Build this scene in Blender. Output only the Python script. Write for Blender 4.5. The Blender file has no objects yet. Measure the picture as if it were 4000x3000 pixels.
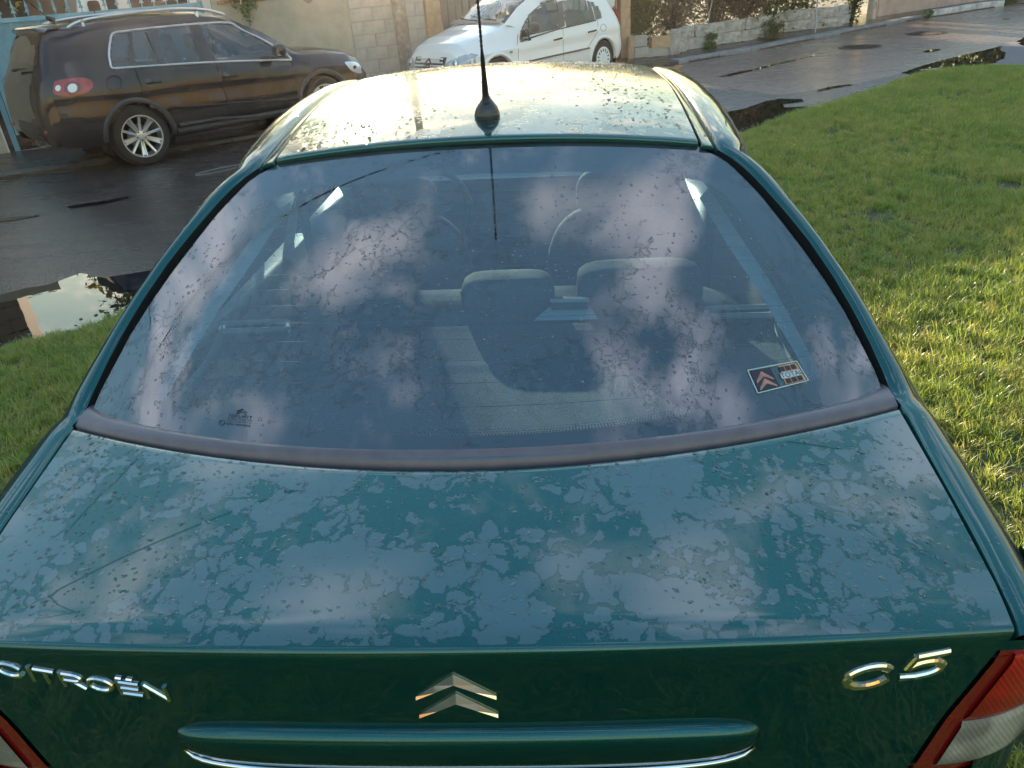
import bpy, bmesh, math, random
import numpy as np
from mathutils import Vector, Matrix

D = bpy.data
SC = bpy.context.scene
COL = SC.collection
rng = np.random.default_rng(7)
random.seed(7)
R_ = math.radians

# ------------------------------------------------------------------ camera
CAM_H = 1.77
_p, _r = R_(28.1), R_(-4.6)
_fw = Vector((0, math.cos(_p), -math.sin(_p)))
_rt0 = Vector((1, 0, 0)); _up0 = _rt0.cross(_fw)
_rt = math.cos(_r) * _rt0 + math.sin(_r) * _up0
_up = math.cos(_r) * _up0 - math.sin(_r) * _rt0
cam = D.cameras.new("camera"); cam.lens = 27.0; cam.sensor_width = 36.0
cam.clip_start = 0.05; cam.clip_end = 2000
cam_o = D.objects.new("camera", cam); COL.objects.link(cam_o)
cam_o.matrix_world = Matrix(((_rt.x, _up.x, -_fw.x, 0), (_rt.y, _up.y, -_fw.y, 0),
                             (_rt.z, _up.z, -_fw.z, CAM_H), (0, 0, 0, 1)))
SC.camera = cam_o

# ------------------------------------------------------------------ sky, sun, exposure
SUN_AZ, SUN_EL = R_(-10.0), R_(8.5)          # low sun ahead, a little to the left (azimuth from +Y towards +X)
sun_dir = Vector((math.sin(SUN_AZ) * math.cos(SUN_EL), math.cos(SUN_AZ) * math.cos(SUN_EL), math.sin(SUN_EL)))
W = D.worlds.new("World"); SC.world = W; W.use_nodes = True
wt = W.node_tree; wt.nodes.clear()
def _wn(t, **k):
    n = wt.nodes.new(t)
    for a, b in k.items():
        setattr(n, a, b)
    return n
sky = _wn('ShaderNodeTexSky', sky_type='NISHITA', sun_disc=False)
sky.sun_elevation = SUN_EL; sky.sun_rotation = SUN_AZ
sky.air_density = 2.4; sky.dust_density = 0.35; sky.ozone_density = 5.0
tc = _wn('ShaderNodeTexCoord')
sep = _wn('ShaderNodeSeparateXYZ'); wt.links.new(tc.outputs['Generated'], sep.inputs[0])
zz = _wn('ShaderNodeMath', operation='MAXIMUM'); wt.links.new(sep.outputs['Z'], zz.inputs[0]); zz.inputs[1].default_value = 0.0
za = _wn('ShaderNodeMath', operation='ADD'); wt.links.new(zz.outputs[0], za.inputs[0]); za.inputs[1].default_value = 0.22
dx = _wn('ShaderNodeMath', operation='DIVIDE'); wt.links.new(sep.outputs['X'], dx.inputs[0]); wt.links.new(za.outputs[0], dx.inputs[1])
dy = _wn('ShaderNodeMath', operation='DIVIDE'); wt.links.new(sep.outputs['Y'], dy.inputs[0]); wt.links.new(za.outputs[0], dy.inputs[1])
cb = _wn('ShaderNodeCombineXYZ'); wt.links.new(dx.outputs[0], cb.inputs[0]); wt.links.new(dy.outputs[0], cb.inputs[1])
mp = _wn('ShaderNodeMapping'); wt.links.new(cb.outputs[0], mp.inputs[0])
mp.inputs['Scale'].default_value = (1.2, 1.9, 1.0); mp.inputs['Rotation'].default_value = (0, 0, R_(12)); mp.inputs['Location'].default_value = (-18.7, -0.3, 0)
nz = _wn('ShaderNodeTexNoise'); wt.links.new(mp.outputs[0], nz.inputs['Vector'])
nz.inputs['Scale'].default_value = 2.9; nz.inputs['Detail'].default_value = 6.0; nz.inputs['Roughness'].default_value = 0.55; nz.inputs['Distortion'].default_value = 0.25
rp = _wn('ShaderNodeValToRGB'); wt.links.new(nz.outputs['Fac'], rp.inputs[0])
rp.color_ramp.elements[0].position = 0.515; rp.color_ramp.elements[0].color = (0, 0, 0, 1)
rp.color_ramp.elements[1].position = 0.70; rp.color_ramp.elements[1].color = (1, 1, 1, 1)
# clouds glow towards the low sun, warm near it and pinkish grey away from it
dt = _wn('ShaderNodeVectorMath', operation='DOT_PRODUCT'); wt.links.new(tc.outputs['Generated'], dt.inputs[0]); dt.inputs[1].default_value = sun_dir
mr = _wn('ShaderNodeMapRange'); wt.links.new(dt.outputs['Value'], mr.inputs[0])
mr.inputs[1].default_value = 0.2; mr.inputs[2].default_value = 1.0
cc = _wn('ShaderNodeValToRGB'); wt.links.new(mr.outputs[0], cc.inputs[0])
cc.color_ramp.elements[0].position = 0.0; cc.color_ramp.elements[0].color = (0.70, 0.75, 0.94, 1)
cc.color_ramp.elements[1].position = 1.0; cc.color_ramp.elements[1].color = (1.0, 0.80, 0.55, 1)
_e = cc.color_ramp.elements.new(0.62); _e.color = (0.84, 0.83, 0.90, 1)
pw = _wn('ShaderNodeMath', operation='POWER'); wt.links.new(mr.outputs[0], pw.inputs[0]); pw.inputs[1].default_value = 3.2
cs = _wn('ShaderNodeMapRange'); wt.links.new(pw.outputs[0], cs.inputs[0])
CLOUD_LO, CLOUD_HI = 3.6, 8.0
cs.inputs[3].default_value = CLOUD_LO; cs.inputs[4].default_value = CLOUD_HI
cm = _wn('ShaderNodeVectorMath', operation='SCALE'); wt.links.new(cc.outputs[0], cm.inputs[0]); wt.links.new(cs.outputs[0], cm.inputs['Scale'])
up_ = _wn('ShaderNodeMapRange'); wt.links.new(sep.outputs['Z'], up_.inputs[0]); up_.inputs[1].default_value = -.01; up_.inputs[2].default_value = .05
cf_ = _wn('ShaderNodeMath', operation='MULTIPLY'); wt.links.new(rp.outputs[0], cf_.inputs[0]); wt.links.new(up_.outputs[0], cf_.inputs[1])
mx = _wn('ShaderNodeMix', data_type='RGBA'); wt.links.new(cf_.outputs[0], mx.inputs['Factor'])
wt.links.new(sky.outputs[0], mx.inputs['A']); wt.links.new(cm.outputs[0], mx.inputs['B'])
bg = _wn('ShaderNodeBackground'); bg.inputs['Strength'].default_value = 0.15
wt.links.new(mx.outputs['Result'], bg.inputs['Color'])
wo = _wn('ShaderNodeOutputWorld'); wt.links.new(bg.outputs[0], wo.inputs['Surface'])

sun = D.lights.new("sun", 'SUN'); sun.energy = 5.0; sun.angle = R_(0.53); sun.color = (1.0, 0.80, 0.56)
sun_o = D.objects.new("sun", sun); COL.objects.link(sun_o)
sun_o.rotation_euler = sun_dir.to_track_quat('Z', 'Y').to_euler(); sun_o.location = (0, 0, 30)

SC.view_settings.view_transform = 'Standard'
SC.view_settings.look = 'None'
SC.view_settings.exposure = 2.2
SC.view_settings.gamma = 1.0
SC.view_settings.use_curve_mapping = False
SC.render.engine = 'CYCLES'
SC.cycles.max_bounces = 10; SC.cycles.diffuse_bounces = 3; SC.cycles.glossy_bounces = 5
SC.cycles.transmission_bounces = 8; SC.cycles.transparent_max_bounces = 16
SC.cycles.sample_clamp_indirect = 4.0
SC.cycles.use_denoising = True

# ------------------------------------------------------------------ small helpers
def ray(px, py):
    """direction through a point of the 4000x3000 photograph"""
    return _fw + _rt * ((px - 2000) / 3000.0) - _up * ((py - 1500) / 3000.0)

def G(px, py, z=0.0):
    d = ray(px, py); t = (z - CAM_H) / d.z
    return Vector((d.x * t, d.y * t, z))

def onplane(px, py, p0, n):
    d = ray(px, py); c = Vector((0, 0, CAM_H)); n = Vector(n)
    t = (Vector(p0) - c).dot(n) / d.dot(n)
    return c + d * t

def setp(o, label=None, cat=None, group=None, kind=None):
    if label: o['label'] = label
    if cat: o['category'] = cat
    if group: o['group'] = group
    if kind: o['kind'] = kind
    return o

def empty(name, loc=(0, 0, 0), rotz=0.0, mw=None, **k):
    o = D.objects.new(name, None); COL.objects.link(o); o.empty_display_size = 0.1
    if mw is not None: o.matrix_world = mw
    else:
        o.location = loc; o.rotation_euler = (0, 0, rotz)
    return setp(o, **k)

class MB:
    def __init__(s): s.v = []; s.f = []
    def add(s, vs, fs):
        b = len(s.v); s.v.extend([tuple(map(float, q)) for q in vs]); s.f.extend([tuple(b + i for i in q) for q in fs]); return b
    def grid(s, P, flip=False, cu=False, cv=False):
        P = np.asarray(P, float); n, m = P.shape[:2]; fs = []
        for i in range(n - (0 if cu else 1)):
            for j in range(m - (0 if cv else 1)):
                a, b, c, d = i * m + j, i * m + (j + 1) % m, ((i + 1) % n) * m + (j + 1) % m, ((i + 1) % n) * m + j
                fs.append((a, d, c, b) if flip else (a, b, c, d))
        return s.add(P.reshape(-1, 3), fs)
    def box(s, c, d, rz=0.0, M=None):
        x, y, z = d[0] / 2, d[1] / 2, d[2] / 2
        vs = [Vector((a * x, b * y, e * z)) for e in (-1, 1) for b in (-1, 1) for a in (-1, 1)]
        if M is None: M = Matrix.Rotation(rz, 3, 'Z')
        vs = [M @ q + Vector(c) for q in vs]
        return s.add(vs, [(0, 2, 3, 1), (4, 5, 7, 6), (0, 1, 5, 4), (2, 6, 7, 3), (0, 4, 6, 2), (1, 3, 7, 5)])
    def tube(s, path, r, n=8, cap=True, closed=False, flat=None):
        path = [Vector(q) for q in path]; N = len(path); rs = r if hasattr(r, '__len__') else [r] * N
        rings = []; ref = None
        for i in range(N):
            if closed: t = path[(i + 1) % N] - path[i - 1]
            else: t = path[min(i + 1, N - 1)] - path[max(i - 1, 0)]
            if t.length < 1e-9: t = Vector((0, 0, 1))
            t.normalize()
            if ref is None:
                ref = Vector((0, 0, 1)) if abs(t.z) < .9 else Vector((1, 0, 0))
            a = t.cross(ref)
            if a.length < 1e-6: a = t.orthogonal()
            a.normalize(); b = a.cross(t)
            ref = b.copy()
            fa = flat or (1, 1)
            rings.append([path[i] + (a * math.cos(k * 2 * math.pi / n) * fa[0] + b * math.sin(k * 2 * math.pi / n) * fa[1]) * rs[i] for k in range(n)])
        b0 = s.grid([[tuple(q) for q in ring] for ring in rings], cu=closed, cv=True)
        if cap and not closed:
            s.f.append(tuple(b0 + k for k in range(n))); s.f.append(tuple(b0 + (N - 1) * n + k for k in reversed(range(n))))
    def lathe(s, prof, n=32, M=None, closed=False):
        """prof: (radius, height) pairs about local Z"""
        M = M or Matrix.Identity(4); P = []
        for r, h in prof:
            P.append([tuple(M @ Vector((r * math.cos(2 * math.pi * k / n), r * math.sin(2 * math.pi * k / n), h))) for k in range(n)])
        s.grid(P, flip=False, cv=True, cu=closed)
    def prism(s, poly, h, M=None):
        """polygon in local XY pushed along local Z by h"""
        M = M or Matrix.Identity(4); n = len(poly)
        vs = [M @ Vector((a, b, 0)) for a, b in poly] + [M @ Vector((a, b, h)) for a, b in poly]
        s.add(vs, [tuple(reversed(range(n))), tuple(range(n, 2 * n))] + [(i, (i + 1) % n, n + (i + 1) % n, n + i) for i in range(n)])
    def build(s, name, mat, parent=None, smooth=True, fixn=False, sharp=None, **k):
        me = D.meshes.new(name); me.from_pydata(s.v, [], s.f)
        if fixn:
            bm = bmesh.new(); bm.from_mesh(me); bmesh.ops.recalc_face_normals(bm, faces=bm.faces); bm.to_mesh(me); bm.free()
        return link_mesh(name, me, mat, parent, smooth, sharp, **k)

def link_mesh(name, me, mat, parent=None, smooth=True, sharp=None, **k):
    me.update()
    for m in (mat if isinstance(mat, (list, tuple)) else [mat]):
        if m: me.materials.append(m)
    if smooth:
        me.polygons.foreach_set('use_smooth', [True] * len(me.polygons))
        if sharp is not None: me.set_sharp_from_angle(angle=R_(sharp))
    o = D.objects.new(name, me); COL.objects.link(o)
    if parent is not None: o.parent = parent
    return setp(o, **k)

def bevel(o, w, seg=2, lim=None):
    m = o.modifiers.new('bevel', 'BEVEL'); m.width = w; m.segments = seg
    if lim: m.limit_method = 'ANGLE'; m.angle_limit = R_(lim)
    return o

def copy_tree(o, parent=None):
    c = o.copy(); COL.objects.link(c)
    if parent is not None: c.parent = parent
    for ch in list(o.children): copy_tree(ch, c)
    return c

# ------------------------------------------------------------------ materials
class NT:
    def __init__(s, name):
        s.m = D.materials.new(name); s.m.use_nodes = True; s.t = s.m.node_tree
        s.b = s.t.nodes['Principled BSDF']; s.out = s.t.nodes['Material Output']
    def n(s, t, ins=None, **k):
        q = s.t.nodes.new(t)
        for a, b in k.items(): setattr(q, a, b)
        for a, b in (ins or {}).items():
            s.set(q, a, b)
        return q
    def set(s, q, a, b):
        i = q.inputs[a]
        if isinstance(b, bpy.types.NodeSocket): s.t.links.new(b, i)
        elif isinstance(b, bpy.types.Node): s.t.links.new(b.outputs[0], i)
        else: i.default_value = b
    def p(s, **k):
        for a, b in k.items(): s.set(s.b, a.replace('_', ' '), b)
        return s
    def co(s, kind='Object', scale=(1, 1, 1), rot=(0, 0, 0), loc=(0, 0, 0)):
        c = s.n('ShaderNodeTexCoord')
        return s.n('ShaderNodeMapping', {0: c.outputs[kind], 'Scale': scale, 'Rotation': rot, 'Location': loc}).outputs[0]
    def pos(s, scale=(1, 1, 1), rot=(0, 0, 0)):
        c = s.n('ShaderNodeNewGeometry')
        return s.n('ShaderNodeMapping', {0: c.outputs['Position'], 'Scale': scale, 'Rotation': rot}).outputs[0]
    def noise(s, vec, scale, detail=4, rough=.5, dist=0.0):
        return s.n('ShaderNodeTexNoise', {'Vector': vec, 'Scale': scale, 'Detail': detail, 'Roughness': rough, 'Distortion': dist}).outputs['Fac']
    def ramp(s, fac, stops, interp='LINEAR'):
        q = s.n('ShaderNodeValToRGB', {0: fac}); q.color_ramp.interpolation = interp
        e = q.color_ramp.elements
        while len(e) < len(stops): e.new(.5)
        for i, (p, c) in enumerate(stops):
            e[i].position = p
            e[i].color = (c, c, c, 1) if not hasattr(c, '__len__') else tuple(c) + ((1,) if len(c) == 3 else ())
        return q.outputs[0]
    def mix(s, f, a, b):
        q = s.n('ShaderNodeMix', data_type='RGBA'); s.set(q, 'Factor', f)
        for k, v in (('A', a), ('B', b)):
            if not isinstance(v, (bpy.types.NodeSocket, bpy.types.Node)) and len(v) == 3: v = tuple(v) + (1,)
            s.set(q, k, v)
        return q.outputs['Result']
    def math(s, op, a, b=0.0, c=None):
        q = s.n('ShaderNodeMath', {0: a, 1: b}, operation=op)
        if c is not None: s.set(q, 2, c)
        return q.outputs[0]
    def bump(s, h, strength=.3, dist=.01, normal=None):
        q = s.n('ShaderNodeBump', {'Height': h, 'Strength': strength, 'Distance': dist})
        if normal is not None: s.set(q, 'Normal', normal)
        return q.outputs[0]

def mat(name, col, rough=.5, metal=0.0, spec=.5, coat=0.0, var=0.0, vscale=8.0, bump=0.0, bscale=60.0, **k):
    t = NT(name); t.p(Roughness=rough, Metallic=metal)
    t.b.inputs['Specular IOR Level'].default_value = spec
    t.b.inputs['Coat Weight'].default_value = coat; t.b.inputs['Coat Roughness'].default_value = .03
    c = t.co()
    if var > 0:
        f = t.noise(c, vscale, 5, .6)
        lo = tuple(x * (1 - var) for x in col); hi = tuple(min(1, x * (1 + var)) for x in col)
        t.p(Base_Color=t.ramp(f, [(.3, lo), (.7, hi)]))
    else: t.p(Base_Color=tuple(col) + (1,))
    if bump > 0: t.p(Normal=t.bump(t.noise(c, bscale, 4, .6), bump, .01))
    for a, b in k.items(): t.set(t.b, a.replace('_', ' '), b)
    return t.m
# ------------------------------------------------------------------ wet paint and glass
def water_nodes(t, scale=15.0, bias=0.0, big=0.42, dscale=105.0, stretch=(1, 1, 1), flat=True):
    """water lying on a panel: film sheets with lobed edges, and small drops"""
    c = t.co(scale=stretch)
    # films break up into rounded flakes: cell borders widen from nothing to all of the cell
    n0 = t.noise(c, 4.2, 3, .55); n3 = t.noise(c, 15.0, 3, .5)
    wb_ = t.n('ShaderNodeTexNoise', {'Vector': c, 'Scale': 26.0, 'Detail': 5.0, 'Roughness': .65})
    cw = t.n('ShaderNodeVectorMath', {0: c, 1: t.n('ShaderNodeVectorMath', {0: wb_.outputs['Color'], 'Scale': .055}, operation='SCALE').outputs[0]}, operation='ADD').outputs[0]
    ve = t.n('ShaderNodeTexVoronoi', {'Vector': cw, 'Scale': scale * 1.9, 'Randomness': 1.0}, feature='DISTANCE_TO_EDGE').outputs['Distance']
    wd = t.math('ADD', t.math('ADD', t.math('MULTIPLY', t.math('SUBTRACT', n0, .5), -big * 4.6), t.math('MULTIPLY', t.math('SUBTRACT', n3, .5), -.9)), .06 - bias)
    if flat:            # films only lie on surfaces that face up
        nz_ = t.n('ShaderNodeSeparateXYZ', {0: t.n('ShaderNodeNewGeometry').outputs['Normal']}).outputs[2]
        wd = t.math('ADD', wd, t.ramp(nz_, [(.925, 1), (.962, 0)]))
    val = t.math('SUBTRACT', ve, wd)
    mask = t.ramp(val, [(.0, 0), (.02, 1)])
    edge = t.ramp(t.math('ABSOLUTE', t.math('SUBTRACT', val, .0)), [(0.0, 1), (.025, .8), (.05, 0)])
    # drops
    wob = t.n('ShaderNodeTexNoise', {'Vector': c, 'Scale': 60.0, 'Detail': 2.0})
    cv = t.n('ShaderNodeVectorMath', {0: c, 1: t.n('ShaderNodeVectorMath', {0: wob.outputs['Color'], 'Scale': .012}, operation='SCALE').outputs[0]}, operation='ADD').outputs[0]
    vo = t.n('ShaderNodeTexVoronoi', {'Vector': cv, 'Scale': dscale, 'Randomness': 1.0})
    rad = t.n('ShaderNodeSeparateColor', {0: vo.outputs['Color']}).outputs[0]
    n2 = t.noise(c, 5.0, 2, .5)
    rr = t.math('MULTIPLY', t.math('SUBTRACT', t.math('ADD', rad, t.math('MULTIPLY', n2, .8)), .98), .9)
    dr = t.math('SUBTRACT', rr, vo.outputs['Distance'])
    if flat: dr = t.math('SUBTRACT', dr, t.ramp(nz_, [(.3, 1), (.7, 0)]))
    drop = t.ramp(dr, [(0.0, 0), (.10, 1)])
    rim = t.ramp(dr, [(0.0, 0), (.01, 1), (.09, .55), (.16, 0)])
    h = t.math('ADD', t.math('MULTIPLY', mask, .35), drop)
    return mask, edge, drop, rim, h

def paint(name, col, dew, wet=True, bias=0.0, scale=15.0, metal=.72, rough=.34, big=.42, dscale=105.0, stretch=(1, 1, 1)):
    t = NT(name); t.set(t.b, 'Specular Tint', tuple(min(1, x * 2.2 + .02) for x in col) + (1,))
    fl = t.noise(t.co(), 900, 1, .5)
    base = t.ramp(fl, [(.35, tuple(x * .75 for x in col)), (.65, tuple(x * 1.3 for x in col))])
    if wet:
        mask, edge, drop, rim, h = water_nodes(t, scale, bias, big, dscale, stretch)
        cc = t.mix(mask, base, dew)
        dk = tuple(x * .35 for x in col)
        cc = t.mix(t.math('MULTIPLY', edge, .35), cc, dk)
        cc = t.mix(t.math('MULTIPLY', rim, .6), cc, dk)
        t.p(Base_Color=cc, Metallic=t.math('SUBTRACT', metal, t.math('MULTIPLY', mask, metal * .40)),
            Roughness=rough)
        t.set(t.b, 'Coat Weight', 1.0); t.set(t.b, 'Coat IOR', 1.62)
        t.set(t.b, 'Coat Roughness', t.math('ADD', .02, t.math('MULTIPLY', mask, .07)))
        nb = t.bump(h, .35, .0012)
        t.set(t.b, 'Coat Normal', nb)
    else:
        t.p(Base_Color=base, Metallic=metal, Roughness=rough)
        t.set(t.b, 'Coat Weight', 1.0); t.set(t.b, 'Coat Roughness', .03)
    return t.m

def glass(name, tint=(.55, .66, .68), f0=.09, film=0.0, wet=False, bias=0.0, scale=15.0, rough=.0, stretch=(1, 1, 1)):
    t = NT(name); t.t.nodes.remove(t.b)
    lw = t.n('ShaderNodeLayerWeight', {'Blend': .5}).outputs['Facing']
    F = t.math('ADD', f0, t.math('MULTIPLY', t.math('POWER', lw, 4.0), 1 - f0))
    tr = t.n('ShaderNodeBsdfTransparent', {'Color': tuple(tint) + (1,)})
    gl = t.n('ShaderNodeBsdfGlossy', {'Color': (1, 1, 1, 1), 'Roughness': rough})
    if wet:
        mask, edge, drop, rim, h = water_nodes(t, scale, bias, .42, 105.0, stretch, False)
        nb = t.bump(h, .35, .0012)
        t.set(gl, 'Normal', nb); t.set(gl, 'Roughness', t.math('MULTIPLY', mask, .05))
        F = t.math('SUBTRACT', F, t.math('MULTIPLY', t.math('MAXIMUM', t.math('MULTIPLY', edge, .6), rim), .07), )
        F = t.math('MAXIMUM', F, 0.01)
    mx_ = t.n('ShaderNodeMixShader', {0: F, 1: tr.outputs[0], 2: gl.outputs[0]})
    last = mx_
    if wet:
        df = t.n('ShaderNodeBsdfDiffuse', {'Color': (.62, .66, .72, 1)})
        last = t.n('ShaderNodeMixShader', {0: t.math('ADD', .008, t.math('MULTIPLY', mask, film)), 1: mx_.outputs[0], 2: df.outputs[0]})
    t.t.links.new(last.outputs[0], t.out.inputs[0])
    return t.m

GREEN = (.001, .075, .072)
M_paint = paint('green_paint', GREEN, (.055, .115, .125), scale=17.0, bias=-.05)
M_paint_dry = paint('green_paint_dry', GREEN, GREEN, wet=False)
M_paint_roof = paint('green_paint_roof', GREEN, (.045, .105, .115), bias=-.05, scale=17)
M_paint_side = paint('green_paint_side', GREEN, (.02, .09, .09), bias=-.5, scale=30, dscale=120)
M_rglass = glass('rear_glass', (.46, .70, .82), .13, film=.018, wet=True, scale=19.0, bias=.03, stretch=(1, .72, .72))
M_cglass = glass('car_glass', (.80, .87, .86), .08)
M_dglass = glass('tinted_glass', (.36, .42, .44), .10)
M_black = mat('black_plastic', (.012, .012, .013), .45, spec=.5)
M_frit = mat('black_enamel', (.006, .006, .007), .5)
M_gap = mat('gap_black', (.004, .005, .005), .8, spec=.2)
M_rub = mat('grey_rubber', (.12, .10, .115), .32, spec=.5, var=.15, vscale=30, bump=.05, bscale=400)
M_chrome = mat('chrome', (.82, .83, .84), .07, 1.0)
M_shelf = mat('shelf_felt', (.12, .125, .125), .95, spec=.2, var=.35, vscale=260, bump=1.0, bscale=420)
M_seat = mat('seat_cloth', (.06, .066, .072), .9, spec=.2, var=.15, vscale=60, bump=.2, bscale=500)
M_trim = mat('light_trim', (.38, .38, .36), .6, var=.06, vscale=10)
M_trimd = mat('dark_trim', (.05, .055, .06), .6)
M_tyre = mat('tyre_rubber', (.018, .017, .017), .75, spec=.3, var=.25, vscale=25, bump=.15, bscale=150)
M_alloy = mat('alloy', (.62, .62, .64), .28, .9)
M_white = mat('white_paint', (.82, .79, .765), .3, coat=1.0)
M_plate = mat('plate_white', (.75, .76, .74), .45)
def redlens(name, col, rough=.1, tr=.0):
    t = NT(name); c = t.co()
    wv = t.n('ShaderNodeTexWave', {'Vector': t.co(rot=(0, R_(35), 0)), 'Scale': 55.0, 'Distortion': 1.2, 'Detail': 1.0}).outputs['Fac']
    n_ = t.noise(c, 14, 3, .6)
    base = t.mix(t.ramp(n_, [(.4, 0), (.6, 1)]), tuple(x * .65 for x in col), tuple(min(1, x * 1.35) for x in col))
    t.p(Base_Color=base, Roughness=.35, Normal=t.bump(wv, .25, .004))
    t.set(t.b, 'Coat Weight', 1.0); t.set(t.b, 'Coat Roughness', .04)
    return t.m
M_red = redlens('red_lens', (.30, .002, .003))
M_redd = mat('red_lens_rim', (.17, .006, .006), .25, coat=1.0)
M_clear = redlens('clear_lens', (.30, .27, .235))
M_wire = mat('heater_wire', (.055, .014, .010), .7)
# ------------------------------------------------------------------ the green saloon in the foreground
# local frame: X right, Y forward, Z up; origin on the ground under its middle
_M = Matrix(((0.99749, 0.06618, 0.02524), (-0.06616, 0.99781, -0.00167), (-0.0253, 0.0, 0.99968)))
CAR0 = Vector((0, 2.9, 0))
_t = Matrix.Rotation(-math.radians(3.7947), 3, 'Z') @ Vector((-0.11737, 0, 0)) + Vector((0, 0, CAM_H))
_root = _M @ (CAR0 - Vector((0, 0, CAM_H))) + _t
_mw = _M.to_4x4(); _mw.translation = _root
car = empty('green_saloon', mw=_mw, label='dark green saloon seen from behind, its boot and rear window wet with rain', cat='car')

def cl(P):
    P = np.asarray(P, float); return P - np.array(CAR0)
class CB(MB):
    def build(s, name, mat, parent=car, **k):
        s.v = [tuple(q) for q in cl(s.v)]
        return MB.build(s, name, mat, parent, **k)
def tab(xs, ys): return lambda v: np.interp(v, xs, ys)
def zroof(x, Y): u = Y - 1.615; return 1.472 + .14 * u - .0972 * u * u - .030 * (np.abs(x) / .466) ** 2.2 - np.clip(Y - 2.75, 0, 9) ** 2 * .25
zlc = tab([.60, .614, .63, .66, .75, .905, 1.07, 1.2], [1.1005, 1.1045, 1.1095, 1.1160, 1.131, 1.157, 1.184, 1.205])
def zlid(x, Y): return zlc(Y) - .041 * (np.abs(x) / .66) ** 2.2
def fasc(x, z): return .6145 + .046 * (np.abs(x) / .645) ** 2.2 + (1.08 - z) * (.10 - .06 * np.minimum(1, (np.abs(x) / .6) ** 2))
def lid_front(x): return .900 + .167 * (np.abs(x) / .67) ** 2
def lid_rear(x): return .622 + .048 * (np.abs(x) / .645) ** 2.2
def glass_bot(x): return .918 + .188 * (np.abs(x) / .66) ** 2.05
xg_edge = tab([-.05, 0, .02, .065, .16, .22, .31, .44, .57, .70, .92, .97, 1.0], [.43, .436, .467, .495, .528, .545, .566, .595, .6195, .639, .660, .661, .659])
def gpt(u, t, h=0.0):
    """point on the rear window: u across (-1..1), t from roof (0) to boot (1), h above the surface"""
    xe = xg_edge(t); x = u * xe
    Yt = 1.626; Yb = glass_bot(x)
    Y = (1 - t) * Yt + t * Yb
    zt = 1.464 - .030 * (abs(x) / .466) ** 2.2; zb = 1.168 - .027 * (abs(x) / .66) ** 2
    z = (1 - t) * zt + t * zb + .0015 * math.sin(math.pi * min(max(t, 0), 1))
    return np.array([x + h * .25 * u, Y - h * .43, z + h * .87])
def gxt(x, t, h=0.0): return gpt(x / xg_edge(t), t, h)

Ys = [.665, .68, .70, .745, .81, .977, 1.065, 1.107, 1.145, 1.20, 1.262, 1.328, 1.398, 1.46, 1.508, 1.54, 1.588, 1.618, 1.75, 2.15, 2.5, 2.75, 2.95, 3.1, 3.4, 3.72, 4.0, 4.6, 5.0, 5.16]
Ex = tab(Ys, [.650, .655, .657, .660, .664, .668, .672, .670, .667, .659, .647, .629, .604, .576, .552, .536, .504, .472, .472, .484, .49, .487, .49, .53, .62, .70, .72, .70, .62, .45])
_Ez = tab(Ys, [1.064, 1.072, 1.076, 1.086, 1.098, 1.127, 1.142, 1.142, 1.164, 1.196, 1.231, 1.269, 1.31, 1.346, 1.373, 1.391, 1.419, 1.436, 1.456, 1.487, 1.485, 1.465, 1.43, 1.375, 1.21, 1.03, .98, .92, .84, .70])
def Ez(Y): return zroof(.47, Y) if 1.64 < Y < 2.75 else _Ez(Y)
xcap = tab([.664, .672, .697, .719, .746, .795, .86, 1.0, 1.4, 2.5, 3.6, 4.3, 4.8, 5.05, 5.17], [.655, .683, .724, .748, .767, .790, .805, .820, .845, .875, .87, .85, .79, .68, .47])
zbelt = tab([.66, 1.0, 1.5, 2.5, 3.6, 4.3, 5.17], [.98, .99, .98, .94, .91, .86, .62])
def half_ring(Y):
    ex, ez, xc, zb = float(Ex(Y)), float(Ez(Y)), float(xcap(Y)), float(zbelt(Y))
    k = float(np.interp(Y, [.7, .95, 1.08, 1.22, 1.38, 1.50, 1.60, 1.75, 2.0, 2.4, 3.4, 3.6], [1.22, 1.20, 1.06, .84, .80, .95, 1.20, 1.48, 1.62, 1.5, 1.2, 1.2]))
    P = [(ex - .014, ez - .034), (ex - .001, ez - .016), (ex + .005, ez - .002), (ex + .010, ez + .002), (ex + .022 * k, ez + .003),
         (ex + .034 * k, ez - .001), (ex + .045 * k, ez - .010), (ex + .056 * k, ez - .026), (ex + .064 * k, ez - .05)]
    x0, z0 = P[-1]; xb = xc - .012
    zb = min(zb, z0 - .06)
    for i in range(1, 6):
        f = i / 6; P.append((x0 + (xb - x0) * f + .02 * math.sin(math.pi * f) * min(1, (xb - x0) * 8), z0 + (zb - z0) * f))
    P += [(xb, zb), (xc, zb - .12), (xc + .006, (zb + .32) / 2 + .02), (xc - .003, .42), (xc - .02, .30), (xc - .10, .20)]
    return [(min(a, xc + .006), b) for a, b in P]
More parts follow.
